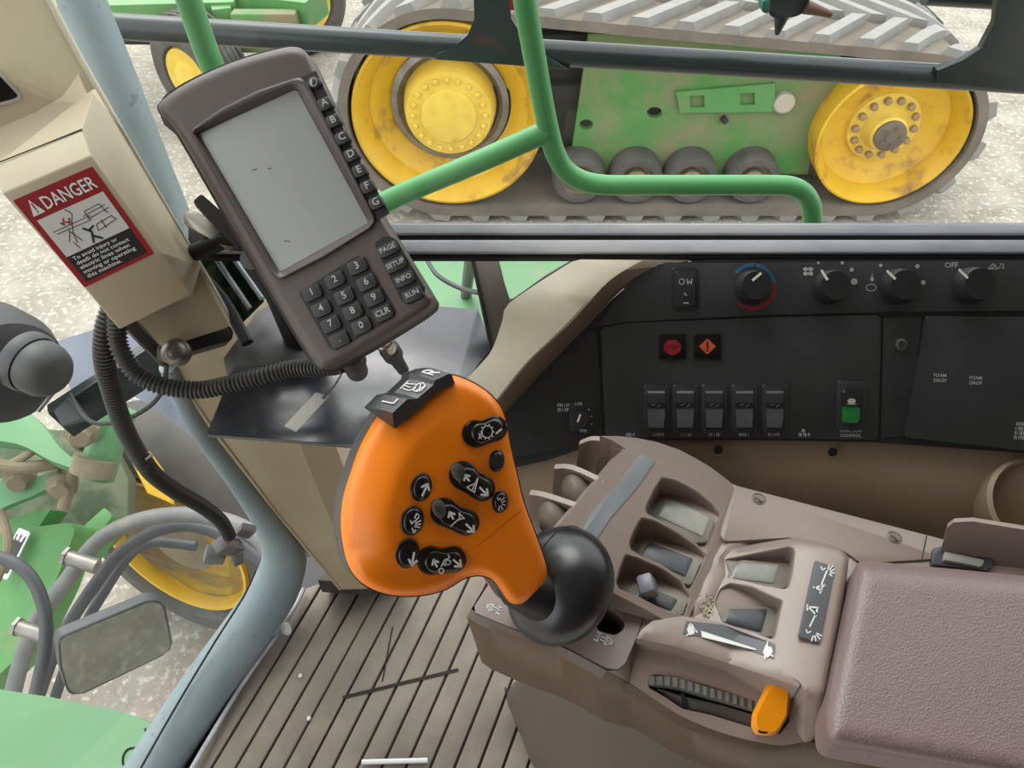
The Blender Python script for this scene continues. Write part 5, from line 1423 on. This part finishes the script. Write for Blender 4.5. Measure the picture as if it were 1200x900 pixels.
# ---- pedestal under the console
pd = thing('console_pedestal', 'moulded brown grey pedestal under the armrest console', 'pedestal')
b = NB()
q0 = [zplane(.0).P(*p) for p in smooth([(628, 905), (612, 868), (600, 840), (594, 815), (620, 800), (700, 805), (900, 860), (1100, 1000), (900, 1080), (700, 1010)], 3)]
c = sum(q0, Vector()) / len(q0)
c2 = Vector((c.x + .02, c.y + .02, 0))
loops = [[q + (c - q) * k + Vector((.02 * z, 0, z)) for q in q0] for k, z in ((0, .004), (.02, .03), (.10, .10), (.22, .28), (.32, .5), (.36, .53))]
loft(b, loops); part('pedestal_cover', b, M('pedestal_grey', (84, 76, 68), .6, col2=(94, 85, 75), vscale=6), pd, ang=50)
b = NB(); strokes(b, zplane(.0079), [smooth([(592, 806), (604, 845), (618, 872), (640, 905)], 4, False)], 2, 0); part('cover_hem', b, MT['mat_groove'], pd, sm=False)

# ================================================================ armrest pad
ap = thing('armrest_pad', 'padded mauve brown grained armrest beside the console', 'armrest')
PT = zplane(.752)
pad = smooth([(1006, 660), (1015, 656), (1060, 660), (1200, 673), (1340, 688), (1360, 700), (1360, 990), (1340, 1000), (1200, 912), (1080, 890), (985, 874), (970, 866), (966, 848), (975, 790), (996, 690), (1000, 668)], 3)
pad = rp([(1004, 656), (1360, 690), (1420, 1000), (1200, 913), (968, 872), (965, 840)], [12, 10, 10, 2, 16, 20], 5)
def padh(x, y, d):
    r = 22.0; t = min(1, d / r); return -.018 + .018 * math.sqrt(max(0, 1 - (1 - t) ** 2))
b = NB(); pillow(b, PT, pad, padh, 8, -.042); part('cushion', b, MT['pad'], ap, ang=70)
b = NB(); pb_ = shrink(pad, .965); prism(b, zplane(.712), pb_, -.0095, -.003, 0); part('pad_base', b, MT['black'], ap, 'black base')

# ================================================================ joystick
js = thing('joystick', 'orange multi button joystick handle with black ball boot', 'joystick')
jc = D(520, 575, .535)
jn = (-FW + RT * .50 + UP * .02).normalized()
J = Plane(jc, jn)
jo = smooth([(437, 497), (447, 482), (462, 468), (490, 450), (512, 441), (532, 440), (555, 449), (575, 463), (588, 480), (594, 500), (598, 523), (605, 553), (613, 587), (625, 620), (635, 647), (641, 670), (637, 688), (624, 703), (610, 709), (598, 706), (588, 692), (577, 679), (561, 674), (543, 678), (523, 690), (497, 697), (467, 698), (443, 693), (423, 682), (410, 665), (403, 642), (400, 613), (403, 583), (412, 553), (423, 523)], 3)
def jh(x, y, d):
    # broad shoulder on the outer left edge, tight rounding elsewhere
    left = max(0.0, min(1.0, (575 - x) / 90)) * max(0.0, min(1.0, (705 - y) / 60))
    t = min(1, d / 13); hgt = -.010 * (1 - math.sqrt(max(0, 1 - (1 - t) ** 2)))
    k = 1 - min(1, d / 56); hgt -= .020 * left * k ** 1.35
    if y > 630: hgt -= .00006 * (y - 630)
    return hgt
b = NB(); pillow(b, J, jo, jh, 5.5, -.040); part('orange_shell', b, MT['orange'], js, ang=80)
b = NB()
bo_ = [((x - 520) * 1.0 + 520, (y - 575) * 1.0 + 575) for x, y in jo]
def offs(L, k):
    out = []
    for i in range(len(L)):
        a, c = Vector(L[i - 1]), Vector(L[(i + 1) % len(L)]); t = (c - a).normalized(); out.append((L[i][0] + t.y * k, L[i][1] - t.x * k))
    return out
area = sum(jo[i - 1][0] * jo[i][1] - jo[i][0] * jo[i - 1][1] for i in range(len(jo)))
sg = 1 if area > 0 else -1
o1, o2, o3 = jo, offs(jo, 1.5 * sg), offs(jo, -6 * sg)
HR = [jh(p[0], p[1], 0) - .0025 for p in jo]
loft(b, [[J.Q(*p, h) for p, h in zip(offs(jo, -3 * sg), HR)], [J.Q(*p, h) for p, h in zip(o2, HR)], [J.Q(*p, h) - J.n * .02 for p, h in zip(o2, HR)], [J.Q(*p, h) - J.n * .034 for p, h in zip(o3, HR)]])
part('rear_shell', b, MT['joy_back'], js, 'dark grey rear shell', ang=50)
b = NB(); strokes(b, J, [[(560, 640), (592, 613), (612, 598)]], 1.0, .0008); part('shell_seam', b, M('orange_seam', (190, 90, 16), .5), js, sm=False)
# thumb rocker on the top edge
RKu = (Vector((531, 447)) - Vector((440, 492))).normalized()
rk_prof = [(433, 480, 0), (456, 463, 1), (470, 461, .35), (488, 447, .35), (494, 436, 1), (519, 433, .9), (531, 440, 0)]
n_up = (J.P(462, 430) - J.P(482, 470)).normalized()          # away from the shell's rim
b = NB()
def rk_ring(x, y, ou, front_):
    return J.Q(x, y, front_)
topb = [(435, 478), (450, 462.5), (462, 460), (479, 444), (481, 437), (497, 431), (506, 431)]
topf = [(460, 484), (477, 468), (489, 467), (508, 451), (509, 446), (527, 437.5), (530, 440)]
lowf = [(462, 502), (480, 490), (493, 478), (511, 462), (514, 459), (532, 450), (533, 449)]
hb = -.030
rings = []
for a, f_, l in zip(topb, topf, lowf):
    A1 = J.Q(*a, -.016); F1 = J.Q(*f_, .002); L1 = J.Q(*l, -.003); BB = J.Q(*l, -.035); AB = A1 - J.n * .018
    rings.append([A1, A1.lerp(F1, .5) + n_up * .0006, F1, F1.lerp(L1, .12) , L1, BB, AB])
loft(b, rings)
rk = part('thumb_rocker', b, M('rocker_black', (44, 45, 48), .3, col2=(50, 51, 54), vscale=20), js, 'black thumb rocker on top', ang=25)
def rkpt(u, v):      # u along the rocker 0..9, v across 0..1 (back to front)
    i = min(5, int(u)); t = u - i
    a = J.Q(*topb[i], -.016).lerp(J.Q(*topb[i + 1], -.016), t); f_ = J.Q(*topf[i], .002).lerp(J.Q(*topf[i + 1], .002), t)
    return a.lerp(f_, v) + n_up * .0011 + J.n * .0006
b = NB()
def rstroke(L, w=.0010):
    for (u0, v0), (u1, v1) in zip(L, L[1:]):
        p, q = rkpt(u0, v0), rkpt(u1, v1); d = (q - p).normalized(); s = d.cross((n_up + J.n * .8).normalized()).normalized() * w / 2
        b.faces.new([b.verts.new(z) for z in (p + s, q + s, q - s, p - s)])
rstroke([(.5, .22), (.5, .72)]); rstroke([(.5, .72), (.85, .72)])
rstroke([(4.35, .30), (4.35, .75)]); rstroke([(4.35, .30), (4.68, .30)]); rstroke([(4.68, .30), (4.72, .42), (4.68, .55)]); rstroke([(4.35, .52), (4.68, .55)]); rstroke([(4.5, .53), (4.74, .78)])
rstroke([(2.25, .12), (2.8, .12)], .0007); rstroke([(2.5, .12), (2.45, .42)], .0007); rstroke([(2.3, .2), (2.25, .48), (2.5, .62)], .0007); rstroke([(2.62, .14), (2.72, .5)], .0007)
rstroke([(2.35, .60), (2.75, .52), (2.9, .66), (2.75, .85), (2.45, .88), (2.3, .75), (2.35, .60)], .0007); rstroke([(2.4, .85), (2.82, .6)], .0007); rstroke([(2.35, .72), (2.75, .85)], .0007)
part('legend', b, MT['white'], rk, sm=False)
# buttons
def jlocal(x, y, extra=0): return jh(x, y, pdist((x, y), jo)) + extra
def button(name, outline, hgt, tip=None, lab=None, well=True):
    """domed key; its black well shows round it"""
    cx = sum(p[0] for p in outline) / len(outline); cy = sum(p[1] for p in outline) / len(outline)
    h0 = jlocal(cx, cy)
    bb = NB()
    L0 = [J.Q(*p, h0 - .006) for p in outline]; L1 = [J.Q(*p, jlocal(*p, .0010)) for p in outline]; L2 = [J.Q(*p, jlocal(*p, .0012)) for p in shrink(outline, .94)]; L3 = [J.Q(*p, max(h0, jlocal(*p)) + .0016) for p in shrink(outline, .9)]
    loft(bb, [L0, L1, L2, L3]); k = part(name, bb, M('button_well', (26, 18, 18), .3), js, lab, ang=40)
    return k, h0
def dome(pts, h0, hgt, shift, par, name='key_top', flatk=.55):
    bb = NB(); n = 7; loops = []
    c = (sum(p[0] for p in pts) / len(pts), sum(p[1] for p in pts) / len(pts))
    for i in range(n + 1):
        t = i / n; k = 1 - (1 - flatk) * (1 - math.sqrt(1 - t * t)) if i < n else flatk
        loops.append([J.Q(c[0] + (x - c[0]) * k, c[1] + (y - c[1]) * k, h0 + hgt * t) for x, y in pts])
    loft(bb, loops); return part(name, bb, MT['joy_black'], par, ang=60)
WL = MT['white']
def legend(lines, w, h, par):
    bb = NB(); strokes(bb, J, lines, w, h); part('legend', bb, WL, par, sm=False)
def oval(x, y, a, c, ang, name='push_button'):
    k, h0 = button(name, ell(x, y, a, c, ang, 28), .003)
    dome(ell(x + 1.2, y + .6, a * .93, c * .93, ang, 28), h0 - .001, .0042, 0, k)
    return k, h0
k, h = oval(493.5, 571, 12.3, 17, 14); legend(arrow(498, 574, 4, -9, 15, 6), 2.6, h + .0036, k)
k, h = oval(483, 610, 13.5, 18, 14)
legend([[(488, 602), (486, 607)], [(488, 602), (491, 604)], [(481, 610), (482.5, 614)], [(482.5, 614), (485, 611)], [(486, 611), (491, 606)], [(487, 613), (493, 610)], [(487, 615), (493, 614)], [(486, 617), (492, 618)], [(483, 619), (485, 624)], [(485, 624), (487, 621)]], 1.5, h + .0036, k)
k, h = oval(477.5, 648.5, 14, 18, 12); legend(arrow(484, 655, -1.5, 9, 15, 6), 2.6, h + .0036, k)
k, h = oval(582, 540, 9, 13.3, 8, 'round_button')
bb = NB(); lathe(bb, J.Q(582, 540, h + .0030), J.n, [(.0045, -.001), (.0045, .001), (.0038, .0012), (.001, .0004)], 20); part('key_rim', bb, M('matt_rubber_black', (34, 33, 34), .6), k)
k, h = oval(586, 588, 9.5, 13.5, 8, 'spray_button'); legend([[(583, 583), (584, 586)], [(584, 586), (586.5, 584)], [(587, 587), (591, 583)], [(588, 589), (592, 587)], [(588, 591), (592, 592)], [(587, 593), (589, 597)], [(585, 593), (585, 598)]], 1.0, h + .0036, k)
def bean(x0, y0, x1, y1, r0, r1, waist, n=10):
    """kidney shaped rocker from one end to the other"""
    a, c = Vector((x0, y0)), Vector((x1, y1)); d = (c - a).normalized(); nn = Vector((-d.y, d.x)); out = []
    t0 = math.atan2(nn.y, nn.x)
    for i in range(n + 1): t = t0 + math.pi * i / n; out.append(a + Vector((math.cos(t), math.sin(t))) * r0)
    out.append(a.lerp(c, .5) - nn * ((r0 + r1) / 2 - waist))
    for i in range(n + 1): t = t0 - math.pi + math.pi * i / n; out.append(c + Vector((math.cos(t), math.sin(t))) * r1)
    out.append(a.lerp(c, .5) + nn * ((r0 + r1) / 2 - waist * .2))
    return [(p.x, p.y) for p in out]
def rocker(name, o, key, lines, w=2.2, thick=(), worn=None):
    k, h0 = button(name, o, .004)
    dome(key, h0 - .001, .0060, 0, k, flatk=.72)
    bb = NB(); strokes(bb, J, lines, w * .55, h0 + .0054); strokes(bb, J, thick, w, h0 + .0054); part('legend', bb, WL, k, sm=False)
    if worn:
        w_ = dome(ell(*worn, 60, 24), h0 - .002, .0075, 0, k, 'worn_end', .6); w_.data.materials[0] = WORN; w_['label'] = 'dusty worn end'
WORN = M('worn_dusty_black', (92, 84, 80), .7, col2=(52, 46, 44), vscale=90, vamt=.9)
rocker('boom_rocker', bean(543, 557, 565, 572, 17, 15.5, 3), bean(548, 560, 566, 573, 14, 13, 2), [[(560, 560), (553, 575)], [(547, 571), (556, 577)], [(560, 561), (556, 577)], [(547, 571), (555, 567)]], 2.4, arrow(547, 560, -4, -5, 9, 5) + arrow(567, 576, 6, 6, 13, 6), worn=(538, 554, 14, 9))
rocker('boom_rocker', bean(521, 600, 546, 612, 17, 16, 3), bean(526, 603, 547, 613, 14, 13, 2), [[(528, 617), (539, 607)], [(538, 601), (544, 608)], [(538, 601), (539, 608)], [(535, 610), (544, 607)]], 2.4, arrow(529, 604, -3, -6, 9, 5) + arrow(551, 619, 6, 6, 13, 6), worn=(515.5, 597, 14, 9))
rocker('mode_rocker', bean(505, 657, 531, 656, 17, 15.5, 3), bean(510, 658, 532, 658, 14.5, 13, 2), [ell(525, 659, 3, 3, 0, 8) + [(528, 659)], ell(517, 669, 3, 3, 0, 8) + [(520, 669)], [(517, 664), (521, 656), (526, 654)], [(525, 650), (527, 653), (524, 655)], [(519, 660), (522, 663)]], 2.4, arrow(510, 660, -3, -6, 9, 5) + arrow(536, 660, 6, 5, 12, 6))
rocker('drive_rocker', bean(558, 508, 580, 502, 16.5, 15, 3), bean(564, 508, 580, 502, 13.5, 12.5, 2), [ell(571, 506, 6.2, 7.2, 10, 12) + [(577, 507)], [(561, 508), (564, 514)], [(564, 508), (561, 514)]] + [[(571 + 6.2 * math.cos(t), 506 + 7.2 * math.sin(t)), (571 + 8 * math.cos(t), 506 + 9.2 * math.sin(t))] for t in [math.pi * i / 5 for i in range(10)]], 2.2, [[(581.5, 508), (587.5, 503)]])
# neck collar, boot
nk = J.P(618, 692, -.02); nd = (nk - CAM).dot(FW)
BD = nd + .036
ax = (J.P(598, 655, -.02) - D(655, 690, BD)).normalized()
b = NB(); tube(b, [J.P(606, 676, -.022), J.P(622, 694, -.024), D(634, 698, nd + .012), D(642, 697, nd + .022)], [.012, .0165, .020, .022], 28); part('collar', b, MT['black'], js, 'black neck collar')
b = NB(); bc = D(655, 685, BD)
ellipsoid(b, bc, ax, .034, .0485, 48, 24)
bt = part('ball_boot', b, MT['boot'], js, 'glossy black ball boot', ang=80)
b = NB(); s1 = ax.cross(Vector((0, .4, 1))).normalized(); s2 = ax.cross(s1)
tube(b, [bc + ax * (.0342 * math.sin(t)) + (s2 * -1 * .9 + s1 * .43).normalized() * (.0487 * math.cos(t)) for t in [R(-10 + 6 * i) for i in range(14)]], .0004, 6); part('boot_seam', b, MT['black'], bt)
# ================================================================ light, camera
W = bpy.data.worlds.new('World'); SC.world = W; W.use_nodes = True
nt = W.node_tree; bg = nt.nodes['Background']
tc = nt.nodes.new('ShaderNodeTexCoord'); sep = nt.nodes.new('ShaderNodeSeparateXYZ'); nt.links.new(tc.outputs['Generated'], sep.inputs[0])
mr = nt.nodes.new('ShaderNodeMapRange'); mr.inputs['From Min'].default_value = -.1; mr.inputs['From Max'].default_value = .9; nt.links.new(sep.outputs['Z'], mr.inputs['Value'])
cr = nt.nodes.new('ShaderNodeValToRGB'); cr.color_ramp.elements[0].color = (.86, .89, .92, 1); cr.color_ramp.elements[1].color = (.98, .99, 1, 1); nt.links.new(mr.outputs[0], cr.inputs[0])
nt.links.new(cr.outputs[0], bg.inputs['Color']); bg.inputs['Strength'].default_value = WORLD
sl = bpy.data.lights.new('overcast_sun', 'SUN'); sl.energy = SUN; sl.angle = R(40); sl.color = (1, .97, .92)
so = bpy.data.objects.new('overcast_sun', sl); COL.objects.link(so); so.rotation_euler = Vector((-.35, .6, .95)).to_track_quat('Z', 'Y').to_euler()
settle()
cam = bpy.data.cameras.new('camera'); co = bpy.data.objects.new('camera', cam); COL.objects.link(co)
co.location = CAM; co.rotation_euler = Euler((math.pi / 2 - PITCH, 0, 0))
cam.sensor_fit = 'HORIZONTAL'; cam.sensor_width = 36; cam.lens = 36 * F / 1200; cam.clip_start = .01; cam.clip_end = 200
SC.camera = co
vs = SC.view_settings; vs.view_transform = 'Standard'; vs.look = 'None'; vs.exposure = EXPO; vs.gamma = 1.0; vs.use_curve_mapping = False
SC.cycles.use_denoising = True
SC.cycles.max_bounces = 8; SC.cycles.transparent_max_bounces = 12
